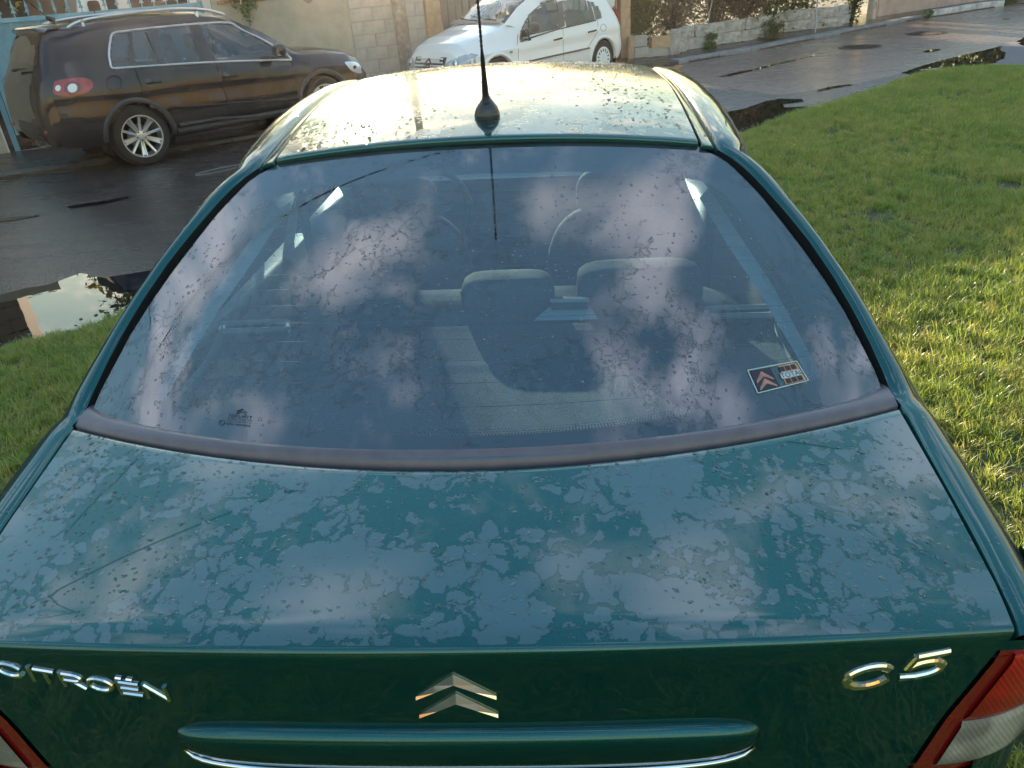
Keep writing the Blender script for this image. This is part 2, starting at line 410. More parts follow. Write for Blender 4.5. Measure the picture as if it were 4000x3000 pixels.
# stations
st = np.unique(np.concatenate([np.linspace(.665, .80, 12), np.linspace(.80, 1.62, 34), np.linspace(1.62, 5.16, 80)]))
RW = (1.52, .318); FW = (4.22, .318)            # rear and front wheel centres
side_polys = {'rear': [(1.60, 1.005), (1.80, 1.30), (1.95, 1.40), (2.40, 1.43), (2.44, .99)], 'front': [(2.52, .985), (2.50, 1.43), (2.80, 1.40), (3.10, 1.30), (3.52, 1.03), (3.50, .96)]}
def inpoly(p, poly):
    x, y = p; c = False; n = len(poly)
    for i in range(n):
        x1, y1 = poly[i]; x2, y2 = poly[(i + 1) % n]
        if (y1 > y) != (y2 > y) and x < (x2 - x1) * (y - y1) / (y2 - y1) + x1: c = not c
    return c
Y0_ = 1.08
for sgn in (1, -1):
    P = np.array([[(sgn * a, Y, b) for a, b in half_ring(Y)] for Y in st])
    n, m = P.shape[:2]
    body = CB(); gapm = CB(); wins = {'rear': CB(), 'front': CB()}
    body.v = [tuple(q) for q in P.reshape(-1, 3)]
    for i in range(n - 1):
        for j in range(m - 1):
            q = (i * m + j, i * m + j + 1, (i + 1) * m + j + 1, (i + 1) * m + j)
            c = P.reshape(-1, 3)[list(q)].mean(0)
            if math.hypot(c[1] - RW[0], c[2] - RW[1]) < .345 and j > 13: continue
            if math.hypot(c[1] - FW[0], c[2] - FW[1]) < .345 and j > 13: continue
            w = None
            if 8 <= j <= 13:
                for kk, pl in side_polys.items():
                    if inpoly((c[1], c[2]), pl): w = kk
            q = q if sgn > 0 else tuple(reversed(q))
            if w: wins[w].add([P.reshape(-1, 3)[a] for a in q], [(0, 1, 2, 3)])
            elif j < 2 and Y0_ < c[1] < 1.63: gapm.add([P.reshape(-1, 3)[a] for a in q], [(0, 1, 2, 3)])
            else: body.f.append(q)
    gapm.build('window_gap_shade', M_gap)  # inner flange coloured black for the shadow along the glass edge
    body.build('side_body', M_paint_side, sharp=40)
    for kk in wins:
        if wins[kk].f: wins[kk].build('side_window', M_cglass)
# roof panel with a rolled rear edge
r = CB(); us = np.linspace(-1, 1, 41); rows = []
ys = np.concatenate([[1.628, 1.6225, 1.6215, 1.625], np.linspace(1.64, 2.98, 40)])
for k, Y in enumerate(ys):
    dz = [-.016, -.010, -.003, 0][k] if k < 4 else 0
    xe = float(np.interp(Y, [1.6, 1.75, 2.15, 2.45, 2.98], [.436, .441, .456, .459, .463]))
    row = [(s_ * xe, Y + .004 * abs(s_) ** 2, zroof(s_ * xe, Y) + .004 + dz) for s_ in us]
    e0, e1 = row[0], row[-1]
    row = [(e0[0] + .001, e0[1], e0[2] - .014), (e0[0] - .001, e0[1], e0[2] - .003)] + row + [(e1[0] + .001, e1[1], e1[2] - .003), (e1[0] - .001, e1[1], e1[2] - .014)]
    rows.append(row)
r.grid(rows); r.build('roof_panel', M_paint_roof, sharp=60)
und = CB(); und.grid([[(s_ * .478, Y, zroof(s_ * .478, Y) - .014) for s_ in us] for Y in np.linspace(1.632, 2.96, 20)])
und.grid([[(s_ * .46, Y, zroof(s_ * .46, Y) - .045) for s_ in us] for Y in np.linspace(1.66, 2.96, 20)], flip=True)
und.build('roof_lining', M_gap)
for sgn in (1, -1):
    b = CB(); rows = []
    for Y in np.concatenate([[1.624, 1.621, 1.622], np.linspace(1.632, 2.95, 30)]):
        xi = float(np.interp(Y, [1.6, 1.75, 2.15, 2.45, 2.98], [.436, .441, .456, .459, .463])) + .0045
        xo = float(Ex(Y)) - .0035 if Y > 1.62 else .4675
        xo = max(xo, xi + .012)
        k = {1.624: -.012, 1.621: -.004, 1.622: -.001}.get(round(float(Y), 3), 0)
        z = lambda x: zroof(x, Y) + .001 + k
        row = [(xi, Y, z(xi) - .012), (xi + .001, Y, z(xi) - .003), (xi + .004, Y, z(xi)), (xo - .004, Y, z(xo)), (xo - .001, Y, z(xo) - .003), (xo, Y, z(xo) - .012)]
        rows.append([(sgn * x, y, zz_) for x, y, zz_ in row])
    b.grid(rows, flip=sgn < 0); b.build('roof_strip', M_paint_roof, sharp=50)
# boot lid: deck, lip and rear face
lid = CB(); us = np.linspace(-1, 1, 61); rows = []
def lid_x(s): return np.interp(s, [0, .5, .85, 1], [.667, .664, .658, .650])
for s_, dz, dy in [(0, -.020, .004), (0, -.008, .004), (.006, -.002, 0)] + [(float(a), 0, 0) for a in np.linspace(.02, 1, 34)]:
    row = []
    for u in us:
        x = u * lid_x(s_); Y = lid_front(x) * (1 - s_) + lid_rear(x) * s_ + dy
        row.append((x, Y, zlid(x, Y) + dz + .0008 * math.exp(-((s_ - .93) / .05) ** 2)))
    rows.append(row)
for dY, dz in [(-.004, -.0010), (-.0068, -.0038), (-.0078, -.0080)]:
    row = []
    for u in us:
        x = u * (.650 + dz * .2); Y = lid_rear(x) + dY; row.append((x, Y, zlid(x, lid_rear(x)) + dz))
    rows.append(row)
xlamp = tab([.55, .835, .93, 1.055, 1.08], [.545, .577, .597, .641, .648])
for f_ in np.linspace(0, 1, 22):
    row = []
    for u in us:
        xt = u * .645; zt_ = zlid(xt, lid_rear(xt)) - .016
        z = zt_ + (.56 - zt_) * f_; x = u * (xlamp(z) - .003); row.append((x, fasc(x, z), z))
    rows.append(row)
rows = [[(q[0][0] + .002, q[0][1] + (.004 if i > 39 else 0), q[0][2] - (.018 if i <= 39 else 0)), ] + q + [(q[-1][0] - .002, q[-1][1] + (.004 if i > 39 else 0), q[-1][2] - (.018 if i <= 39 else 0))] for i, q in enumerate(rows)]
lid.grid(rows, flip=True); lid_o = lid.build('boot_lid', M_paint, sharp=50)
# dark channel under the lid gaps
ch = CB()
for sgn in (1, -1):
    ch.grid([[(sgn * (float(Ex(Y)) - .03), Y, float(Ez(Y)) - .03), (sgn * (float(Ex(Y)) + .0), Y, float(Ez(Y)) - .026)] for Y in np.linspace(.66, 1.13, 20)], flip=sgn < 0)
    ch.grid([[(sgn * (xlamp(z) - .02), fasc(.6, z) + .012, z), (sgn * (xlamp(z) + .06), fasc(.6, z) + .02, z)] for z in np.linspace(.55, 1.06, 10)])
ch.grid([[(x, lid_front(x) - .01, zlid(x, lid_front(x)) - .022), (x, lid_front(x) + .05, zlid(x, lid_front(x)) - .012)] for x in np.linspace(-.69, .69, 41)])
ch.build('boot_gutter', M_gap)
# plastic strip between window and lid
sp = CB(); rows = []
for x in np.linspace(-.672, .672, 61):
    a = lid_front(x) + .008; b_ = max(glass_bot(x) + .004, a + .016)
    if abs(x) > .62: b_ = a + .016 + (b_ - a - .016) * 1.0 + (abs(x) - .62) * .5
    za_ = zlid(x, lid_front(x)) - .003; zb_ = 1.171 - .027 * (abs(x) / .66) ** 2
    rows.append([(x, a, za_ - .012), (x, a - .001, za_ + .001), (x, a + (b_ - a) * .25, za_ + (zb_ - za_) * .25 + .006), (x, a + (b_ - a) * .6, za_ + (zb_ - za_) * .6 + .007), (x, b_, zb_ + .002), (x, b_ + .004, zb_ - .006)])
sp.grid(rows); sp.build('window_strip', M_rub, sharp=70)
# rear window, enamel border, heater wires
gw = CB(); tt = np.linspace(-.02, 1.01, 40); uu = np.linspace(-1, 1, 49)
gw.grid([[gpt(u, t) for u in uu] for t in tt], flip=True); rw = gw.build('rear_window', M_rglass)
def border(nb=96):
    """inner edge of the enamel border as (x, t), a rounded shape"""
    pts = [(-.44, .925), (-.555, .90), (-.574, .85), (-.574, .78), (-.542, .57), (-.503, .33), (-.468, .205), (-.43, .155), (-.33, .135), (-.18, .13), (0, .13), (.18, .13), (.33, .135), (.43, .155), (.468, .205), (.503, .33), (.542, .57), (.574, .78), (.574, .85), (.555, .90), (.44, .925), (.25, .95), (0, .957), (-.25, .95)]
    out = []; n = len(pts)
    for i in range(n):
        p0, p1, p2, p3 = [np.array(pts[(i + k) % n]) for k in (-1, 0, 1, 2)]
        for f in np.arange(0, 1, .25):
            out.append(.5 * ((2 * p1) + (-p0 + p2) * f + (2 * p0 - 5 * p1 + 4 * p2 - p3) * f * f + (-p0 + 3 * p1 - 3 * p2 + p3) * f ** 3))
    return out
bi = border(); fr = CB()
ring = []
for x, t in bi:
    # matching point on the outer edge, straight out from the centre
    cx, ct = 0.0, .55; vx, vt = x - cx, t - ct; lo, hi = 1.0, 4.0
    for _ in range(40):
        mid = (lo + hi) / 2; X, T = cx + vx * mid, ct + vt * mid
        if -.015 < T < 1.005 and abs(X) < xg_edge(T) * .998: lo = mid
        else: hi = mid
    row = []
    for f in np.linspace(0, 1, 9):
        X = x + (cx + vx * lo - x) * f; T = t + (ct + vt * lo - t) * f
        row.append(gxt(X, T, -.0025))
    ring.append(row)
fr.grid(ring, cu=True); fr.build('window_border', M_frit, parent=rw)
dots = CB()
for i in range(len(bi)):
    p, q = np.array(bi[i]), np.array(bi[(i + 1) % len(bi)]); L = np.linalg.norm(gxt(*p) - gxt(*q)); k_ = max(1, int(L / .0046))
    for j in range(k_):
        for row_ in range(3):
            c = p + (q - p) * ((j + .5 * (row_ % 2)) / k_); c = np.array([c[0] * (1 - .0072 * (row_ + .4) / max(.25, abs(c[0])) * min(1, abs(c[0]) * 3)), c[1] + (.55 - c[1]) * .014 * (row_ + .4)])
            s_ = (.0018, .0015, .0011)[row_]; o_ = gxt(*c, -.0022); e1 = gxt(c[0] + .01, c[1], -.0022) - o_; e2 = gxt(c[0], c[1] + .02, -.0022) - o_
            e1 /= np.linalg.norm(e1); e2 /= np.linalg.norm(e2)
            dots.add([o_ + e1 * s_ * math.cos(a) + e2 * s_ * math.sin(a) for a in np.arange(6) * math.pi / 3], [(0, 1, 2, 3, 4, 5)])
dots.build('border_dots', M_frit, parent=rw, smooth=False, kind='stuff')
for t in [.165, .205, .245, .29, .335, .382, .432, .484, .538, .594, .651, .709, .768, .828, .888]:
    w_ = CB(); xe = float(np.interp(t, [.13, .205, .33, .57, .78, .90], [.40, .47, .505, .544, .576, .558]))
    pts = [gxt(x, t + .0, -.002) for x in np.linspace(-xe, xe, 25)]
    w_.grid([[p + np.array([0, .0009, 0]), p - np.array([0, .0009, 0])] for p in pts]); w_.build('heater_wire', M_wire, parent=rw)
# ------------------------------------------------------------------ badges, handle bar, lamps
def fp(x, z, h=0.0):
    """point standing h proud of the boot's rear face"""
    return np.array([x, fasc(x, z) - h, z - .1 * h])
def text_geom(s, size=1.0, extrude=.1, bev=.05, res=3):
    cu = D.curves.new('txt', 'FONT'); cu.body = s; cu.size = size; cu.extrude = extrude; cu.bevel_depth = bev; cu.bevel_resolution = 1
    cu.resolution_u = res; cu.align_x = 'LEFT'
    ob = D.objects.new('txt', cu); COL.objects.link(ob)
    dg = bpy.context.evaluated_depsgraph_get(); me = ob.evaluated_get(dg).to_mesh()
    v = np.array([q.co[:] for q in me.vertices]); f = [tuple(p.vertices) for p in me.polygons]
    D.objects.remove(ob); D.curves.remove(cu)
    return v, f
def stroke(b, x0, z0, W, H, pts, w, closed=False, depth=.0034):
    """one bar of a badge letter: a flat top with chamfered sides, following pts in the unit box"""
    P = [np.array([p[0] * W, p[1] * H]) for p in pts]; n = len(P); rows = []
    for i in range(n):
        a_ = P[(i - 1) % n] if (closed or i > 0) else P[i]; c_ = P[(i + 1) % n] if (closed or i < n - 1) else P[i]
        t1 = P[i] - a_; t2 = c_ - P[i]
        t1 = t1 / np.linalg.norm(t1) if np.linalg.norm(t1) > 1e-9 else t2 / np.linalg.norm(t2)
        t2 = t2 / np.linalg.norm(t2) if np.linalg.norm(t2) > 1e-9 else t1
        nn_ = np.array([-(t1 + t2)[1], (t1 + t2)[0]]); nn_ /= np.linalg.norm(nn_); m_ = min(1.6, 1 / max(.3, abs(nn_ @ np.array([-t1[1], t1[0]]))))
        row = []
        for o_, h_ in ((-.55, -.0005), (-.52, depth * .45), (-.28, depth), (.24, depth), (.55, depth * .45), (.56, -.0005)):
            q_ = P[i] + nn_ * m_ * o_ * w; X = x0 + q_[0]; row.append(fp(X, z0 + q_[1] + .118 * (abs(X) - abs(x0 + W / 2)), h_))
        rows.append(row)
    o0 = b.grid(rows, cu=closed, flip=True)
    if not closed: b.f.append(tuple(o0 + k for k in range(6))); b.f.append(tuple(o0 + (n - 1) * 6 + k for k in reversed(range(6))))
def arc(cx, cz, rx, rz, a0, a1, n=18): return [(cx + rx * math.cos(R_(a)), cz + rz * math.sin(R_(a))) for a in np.linspace(a0, a1, n)]
LET = {'C': [(arc(.52, .5, .42, .40, 28, 332, 24), 0)], 'I': [([(.5, 0), (.5, 1)], 0)], 'T': [([(0, .9), (1, .9)], 0), ([(.5, 0), (.5, .84)], 0)],
       'R': [([(.12, 0), (.12, 1)], 0), ([(.2, .9), (.62, .9)] + arc(.62, .68, .26, .22, 80, -80, 9) + [(.2, .46)], 0), ([(.5, .44), (.92, 0)], 0)],
       'O': [(arc(.5, .5, .42, .40, 0, 345, 24), 1)], 'E': [([(.12, 0), (.12, 1)], 0), ([(.2, .91), (1, .91)], 0), ([(.2, .5), (.92, .5)], 0), ([(.2, .09), (1, .09)], 0)],
       'N': [([(.1, 0), (.1, 1)], 0), ([(.1, .98), (.9, .02)], 0), ([(.9, 0), (.9, 1)], 0)],
       '5': [([(.30, .90), (1, .90)], 0), ([(.30, .94), (.13, .48)], 0), ([(.18, .50), (.34, .60)] + arc(.52, .36, .42, .27, 105, -80, 16) + [(.36, .08), (.0, .16)], 0)]}
def letter(ch, x0, x1, z0, z1, w=.0052):
    b = CB()
    for pts, cl_ in LET['E' if ch == 'Ë' else ch]: stroke(b, x0, z0, x1 - x0, z1 - z0, pts, w, bool(cl_))
    if ch == 'Ë':
        for u_ in (.28, .72): stroke(b, x0, z0, x1 - x0, z1 - z0, [(u_ - .12, 1.22), (u_ + .12, 1.22)], w * .8)
    b.build('badge_letter', M_chrome, parent=lid_o, smooth=False)
zb_ = lambda x: 1.010 + .118 * (abs(x) - .365)
for ch_, a, b_ in (('C', -.574, -.535), ('I', -.5305, -.5205), ('T', -.519, -.4925), ('R', -.489, -.4565), ('O', -.4545, -.419), ('Ë', -.4165, -.386), ('N', -.383, -.351)):
    zz0 = zb_((a + b_) / 2); letter(ch_, a, b_, zz0, zz0 + .0255)
letter('C', .4515, .514, 1.006, 1.047, .0105); letter('5', .521, .574, 1.0155, 1.058, .0095)
# the two chevrons
for zt_, hw in ((1.069, .0475), (1.033, .0475)):
    for sgn in (1, -1):
        b = CB(); L = []
        for f_ in (0, .5, 1):
            x = sgn * hw * f_; zc_ = zt_ - .0105 - .034 * f_; th = .0105 * (1 - .70 * f_)
            L.append([fp(x, zc_ - th * .95, .0005), fp(x, zc_ - th * .95, .002), fp(x, zc_ - th * .05, .0085 * (1 - .45 * f_)), fp(x, zc_ + th * .95, .002), fp(x, zc_ + th * .95, .0005)])
        b.grid(L, flip=sgn < 0); b.f.append(tuple(range(10, 15)) if sgn > 0 else tuple(reversed(range(10, 15))))
        b.build('chevron', M_chrome, parent=lid_o, smooth=False)
# handle bar with a chrome strip along its lower edge
hb = CB(); rows = []
def bar_half(x, top):
    a = min(1, abs(x) / .366); e = (1 - a ** 9) ** .5
    return (.962 - .020 * (1 - e) + .006 * 0) if top else .888 + .034 * (1 - (1 - a ** 5) ** .5)
for x in np.concatenate([[-.366, -.3655, -.364, -.361, -.356, -.349], np.linspace(-.34, .34, 41), [.349, .356, .361, .364, .3655, .366]]):
    zt_, zl_ = bar_half(x, 1), bar_half(x, 0); d = .017 * (1 - (min(1, abs(x) / .3662)) ** 14) ** .5
    zt_ = max(zt_, zl_ + .012)
    row = [fp(x, zt_, -.002)] + [fp(x, zt_ + (zl_ - zt_) * f_, d * g_) for f_, g_ in ((.0, .25), (.05, .62), (.13, .88), (.24, .99), (.4, 1.0), (.7, .95), (.9, .82), (.97, .6))] + [fp(x, zl_, -.002)]
    rows.append(row)
hb.grid(rows); hb_o = hb.build('handle_bar', M_paint_dry, parent=lid_o)
cs_ = CB(); pth = [fp(x, bar_half(x, 0) - .003, .010 * (1 - (abs(x) / .3665) ** 14) ** .5 + .002) for x in np.linspace(-.362, .362, 61)]
cs_.tube(pth, [.0045 * min(1, (.366 - abs(x)) / .03 + .25) for x in np.linspace(-.362, .362, 61)], 8); cs_.build('chrome_strip', M_chrome, parent=hb_o)
pr_ = CB(); pr_.grid([[(x, fasc(x, z) - .0008, z) for x in np.linspace(-.30, .30, 9)] for z in (.845, .72)]); pr_.build('number_plate', M_plate, parent=lid_o)
# tail lamps wrapping round the corner
def lampP(sgn, a, z, h=0.0):
    x0 = xlamp(z) + .003; y0 = fasc(x0, z)
    A = np.array([x0, y0]); B = np.array([.80, .66]); C_ = np.array([.815, .90])
    p = (1 - a) ** 2 * A + 2 * a * (1 - a) * B + a * a * C_
    tg = 2 * (1 - a) * (B - A) + 2 * a * (C_ - B); nn = np.array([tg[1], -tg[0]]); nn /= np.linalg.norm(nn)
    p = p + nn * h
    return (sgn * p[0], p[1], z)
def zt_l(a): return 1.047 + .012 * a
def zm_l(a): return .930 + .006 * a + .02 * a * a
def zb_l(a): return .838 - .01 * a + .035 * a * a
for sgn in (1, -1):
    lt = empty('tail_lamp'); lt.parent = car
    def sheet(name, lo, hi, mt, h, a0=0.0, a1=1.0, ins=0.0):
        b = CB(); rows = []
        for a in np.linspace(a0, a1, 25):
            l, u = lo(a), hi(a); zs = np.linspace(l + ins, u - ins, 13)
            rows.append([lampP(sgn, a, l + ins, h - .012)] + [lampP(sgn, a, z, h - (.003 if k in (0, 12) else 0)) for k, z in enumerate(zs)] + [lampP(sgn, a, u - ins, h - .012)])
        rows = [[(q[0], q[1] + .0, q[2]) for q in rows[0]]] + rows
        b.grid(rows, flip=sgn > 0); return b.build(name, mt, parent=lt, sharp=50)
    sheet('lamp_frame', lambda a: zb_l(a) - .016, lambda a: zt_l(a), M_redd, .002)
    sheet('red_lens', zm_l, lambda a: zt_l(a) - .006, M_red, .006, .055)
    sheet('clear_lens', lambda a: zb_l(a) + .002, lambda a: zm_l(a) - .004, M_clear, .006, .055)
    lo_ = CB(); rows = []
    for z in np.linspace(.30, 1.0, 18):
        rows.append([lampP(sgn, a, z if z < .8 else z, -.012 if z > .55 else .0) for a in np.linspace(-.02, 1, 20)])
    lo_.grid(rows, flip=sgn < 0); lo_.build('rear_corner', M_paint_side)
    tp = CB(); tp.grid([[(lambda q: (q[0], q[1], q[2]))(lampP(sgn, a, z, .0)) for a in np.linspace(-.02, 1, 20)] for z in np.linspace(1.046, 1.062, 3)], flip=sgn < 0)
    tp.build('corner_edge', M_paint_side)
# rear bumper
bp = CB(); rows = []
for x in np.linspace(-.78, .78, 41):
    yo = .60 + .20 * (abs(x) / .78) ** 4
    rows.append([(x, yo + .05, .57), (x, yo + .005, .555), (x, yo - .01, .50), (x, yo - .005, .40), (x, yo + .03, .30), (x, yo + .12, .22)])
bp.grid(rows); bp.build('rear_bumper', M_paint_side)
# ------------------------------------------------------------------ aerial
an = CB(); A0 = np.array([0, 1.768, float(zroof(0, 1.768)) + .004]); ad = np.array([0, -.34, .94]); ad /= np.linalg.norm(ad)
Mz = Matrix.Translation(A0)
base = CB(); base.lathe([(.0275, -.003), (.0285, .003), (.0285, .006), (.027, .0075), (.0272, .010), (.0235, .020), (.016, .030), (.0098, .038), (.0075, .043)], 28, M=Mz)
base_o = base.build('aerial_base', mat('aerial_rubber', (.03, .028, .028), .35, coat=.3), smooth=True)
an.tube([A0 + ad * s_ for s_ in (.034, .06, .10, .13, .15, .20, .30, .42)], [.0088, .0072, .0055, .0045, .0027, .0024, .0022, .002], 10)
for s_ in np.arange(.155, .42, .0095):
    an.tube([A0 + ad * s_, A0 + ad * (s_ + .004)], [.0032, .0032], 8)
an.build('aerial_mast', M_black, parent=base_o)
# ------------------------------------------------------------------ windscreen, bonnet, nose
ws = CB(); ws.grid([[(u * float(Ex(Y)), Y + .10 * (1 - u * u), (zroof(0, 2.98) + (1.02 - zroof(0, 2.98)) * f_) - .03 * u * u) for u in np.linspace(-1, 1, 21)] for f_, Y in [(f_, 2.97 + .78 * f_) for f_ in np.linspace(0, 1, 14)]])
ws.build('windscreen', M_cglass)
bn = CB(); bn.grid([[(u * float(Ex(Y)), Y, float(Ez(Y)) + .05 * (1 - u * u)) for u in np.linspace(-1, 1, 21)] for Y in np.linspace(3.74, 5.16, 24)]); bn.build('bonnet', M_paint_side)
ns = CB(); ns.grid([[(u * .47, 5.16 + .04 * (1 - u * u), z) for u in np.linspace(-1, 1, 13)] for z in np.linspace(.74, .22, 8)]); ns.build('front_bumper', M_paint_side)
fl_ = CB(); fl_.grid([[(x, Y, .21) for x in (-.76, .76)] for Y in (.75, 5.05)]); fl_.build('underbody', M_gap)
# wheels
def wheel(root_parent, c, r, w, rim_r, axis_out, style='alloy', cb=None, mrim=None, name='wheel'):
    """a wheel with its axle along local X; axis_out +1/-1 is the visible side"""
    M = Matrix.Translation(Vector(c)) @ Matrix.Rotation(R_(90) * axis_out, 4, 'Y')
    t = (cb or MB)(); prof = [(rim_r * .96, -w * .5), (rim_r * 1.02, -w / 2), (r * .93, -w * .47), (r * .985, -w * .36), (r, -w * .25), (r, w * .25), (r * .985, w * .36), (r * .93, w * .47), (rim_r * 1.06, w * .5), (rim_r * .99, w * .48), (rim_r * .96, w * .42)]
    t.lathe(prof, 48, M=M); ty = t.build(name, M_tyre, parent=root_parent, fixn=True, sharp=35)
    g = (cb or MB)()
    for k in range(64):
        a = 2 * math.pi * k / 64
        for zz1, sw in ((-.15, .004), (.15, -.004), (.33, .0)):
            c_ = M @ Vector((r * 1.0005 * math.cos(a), r * 1.0005 * math.sin(a), w * zz1)); 
            R3 = (M.to_3x3() @ Matrix.Rotation(a, 3, 'Z')); g.box(c_, (.006, .011, w * .16), M=R3)
    g.build('tread_block', M_tyre, parent=ty, smooth=False, kind='stuff')
    return ty, M
for Y in (RW[0], FW[0]):
    for sgn in (1, -1):
        ty, M = wheel(car, (sgn * .745, Y, .318), .318, .20, .21, sgn, cb=CB)
        b = CB(); b.lathe([(.20, .02), (.195, .085), (.15, .095), (.06, .10), (.0, .10)], 32, M=M); b.build('hubcap', M_alloy, parent=ty, fixn=True, sharp=30)
# ------------------------------------------------------------------ the inside seen through the rear window
sh = CB(); rows = []
def shelf_z(Y): return np.interp(Y, [.93, 1.15, 1.33, 1.36, 1.39, 1.55, 1.575, 1.60, 1.63], [1.118, 1.098, 1.085, 1.088, 1.083, 1.076, 1.079, 1.066, 1.03])
for Y in np.unique(np.concatenate([np.linspace(.93, 1.63, 30), [1.33, 1.36, 1.39, 1.55, 1.575, 1.60]])):
    hw = np.interp(Y, [.93, 1.1, 1.2, 1.63], [.30, .60, .60, .60])
    rows.append([(x, Y, shelf_z(Y) - .012 * (x / .6) ** 2) for x in np.linspace(-hw, hw, 25)])
sh.grid(rows); shelf = sh.build('parcel_shelf', M_shelf)
sd = CB(); sd.grid([[(x, glass_bot(x) + .02, z) for x in np.linspace(-.64, .64, 25)] for z in (1.135, 1.05)]); sd.grid([[(x, 1.66, z) for x in (-.6, .6)] for z in (1.06, .5)], flip=True)
sd.build('shelf_edge', M_trimd)
for sgn in (1, -1):      # side trim strips and panels between shelf and window
    b = CB(); b.grid([[(sgn * x, Y, z) for x, Y, z in row] for row in
        [[(.585, 1.135, 1.095), (.600, 1.145, 1.10)], [(.560, 1.24, 1.150), (.580, 1.25, 1.16)], [(.525, 1.38, 1.213), (.548, 1.39, 1.228)], [(.486, 1.52, 1.270), (.508, 1.53, 1.29)], [(.455, 1.66, 1.325), (.475, 1.67, 1.345)]]], flip=sgn < 0)
    b.build('pillar_trim', M_trim)
    b = CB(); b.grid([[(sgn * x, Y, z) for x, Y, z in row] for row in
        [[(.600, 1.145, 1.10), (.66, 1.14, 1.12)], [(.580, 1.25, 1.16), (.645, 1.24, 1.205)], [(.548, 1.39, 1.228), (.60, 1.39, 1.29)], [(.508, 1.53, 1.29), (.545, 1.51, 1.36)], [(.475, 1.67, 1.345), (.49, 1.64, 1.41)]]], flip=sgn < 0)
    b.build('pillar_panel', M_trimd)
    b = CB(); b.grid([[(sgn * .60, 1.10, 1.07), (sgn * .583, 1.135, 1.095)], [(sgn * .60, 1.38, 1.06), (sgn * .585, 1.40, 1.10)], [(sgn * .62, 1.56, 1.05), (sgn * .62, 1.60, 1.10)]], flip=sgn < 0); b.build('shelf_side', M_trim)
    # loudspeaker grille frame on the shelf
    b = CB(); zz = 1.079
    fr_ = [(.47, 1.585), (.625, 1.585), (.635, 1.63), (.485, 1.63)]
    for i in range(4):
        p, q = fr_[i], fr_[(i + 1) % 4]; b.tube([(sgn * p[0], p[1], zz), (sgn * q[0], q[1], zz)], .007, 8)
    g_o = b.build('speaker_grille', M_trim)
    c_ = CB(); c_.add([(sgn * p[0], p[1], zz - .003) for p in fr_], [(0, 1, 2, 3)]); c_.build('grille_mesh', M_gap, parent=g_o)
    # rear door pillar trim and belt
    b = CB(); b.grid([[(sgn * x, Y, z) for Y in (2.37, 2.51)] for x, z in ((.77, .62), (.765, .90), (.69, 1.12), (.55, 1.39))], flip=sgn < 0); b.build('door_pillar', M_trim)
    b = CB(); b.box((sgn * .735, 2.1, .82), (.06, 1.0, .36)); b.box((sgn * .745, 3.0, .80), (.06, 1.1, .36)); b.build('door_panel', M_trimd)
    b = CB(); b.tube([(sgn * .66, 2.42, 1.25), (sgn * .655, 2.44, .95), (sgn * .62, 2.5, .6)], .018, 6, flat=(.25, 1)); b.build('seat_belt', M_trimd)
    b = CB(); b.tube([(sgn * .565, Y, 1.36) for Y in (2.05, 2.08, 2.22, 2.25)], .012, 6); b.build('grab_handle', M_trim)
def cushion(b, c, d, e=2.6, n=20, m=14, lean=0.0):
    P = []
    for i in range(m + 1):
        th = -math.pi / 2 + math.pi * i / m; row = []
        for j in range(n):
            ph = 2 * math.pi * j / n; f = lambda v: math.copysign(abs(v) ** (2 / e), v)
            x, y, z = f(math.cos(th)) * f(math.cos(ph)), f(math.cos(th)) * f(math.sin(ph)), f(math.sin(th))
            row.append((c[0] + x * d[0] / 2, c[1] + y * d[1] / 2 - lean * z * d[2] / 2, c[2] + z * d[2] / 2))
        P.append(row)
    b.grid(P, cv=True)
rs = CB(); cushion(rs, (0, 1.72, .86), (1.22, .20, .46), 6, 40); rear_seat = rs.build('rear_seat', M_seat)
for x, w, zt_ in ((-.335, .29, 1.172), (.335, .29, 1.172), (.03, .22, 1.155)):
    b = CB(); cushion(b, (x, 1.69, zt_ - .062), (w, .115, .125), 4.5, 24); b.build('headrest', M_seat, parent=rear_seat)
for x in (-.375, .365):
    b = CB(); cushion(b, (x, 2.60, .80), (.48, .17, .56), 2.7, 28, 18, lean=.18); fs_ = b.build('front_seat', M_seat)
    b = CB(); cushion(b, (x, 2.60, 1.10), (.27, .10, .17), 3.2, 20, lean=.1); b.build('headrest', M_seat, parent=fs_)
    b = CB(); cushion(b, (x, 2.95, .50), (.50, .55, .2), 4, 20); b.build('seat_cushion', M_seat, parent=fs_)
bg_ = CB(); bg_.add([(.09, 1.585, 1.082), (.235, 1.585, 1.081), (.215, 1.63, 1.10), (.13, 1.63, 1.10)], [(0, 1, 2, 3)]); bg_o = bg_.build('belt_plate', M_trim)
b = CB(); b.box((.172, 1.622, 1.107), (.085, .03, .022)); bevel(b.build('belt_reel', M_trimd, parent=bg_o), .004)
b = CB(); b.tube([(.128, 1.61, 1.118), (.216, 1.61, 1.118)], .005, 8); b.build('belt_guide', M_trim, parent=bg_o)
db = CB(); db.grid([[(x, 3.35 + .1 * (1 - (x / .7) ** 2), z) for x in np.linspace(-.74, .74, 13)] for z in (.55, .92, .985)], flip=True); db.grid([[(x, Y, .985 + (3.9 - Y) * 0) for x in np.linspace(-.70, .70, 13)] for Y in (3.36, 3.85)]); db.build('dashboard', M_trimd)
b = CB(); Ms = Matrix.Translation((-.37, 3.16, .90)) @ Matrix.Rotation(R_(65), 4, 'X')
b.tube([tuple(Ms @ Vector((.185 * math.cos(a), .185 * math.sin(a), 0))) for a in np.linspace(0, 2 * math.pi, 28, endpoint=False)], .014, 8, closed=True); b.build('steering_wheel', M_black)
cf = CB(); cf.grid([[(x, Y, .36) for x in (-.76, .76)] for Y in (1.6, 3.6)]); cf.build('cabin_floor', M_trimd)
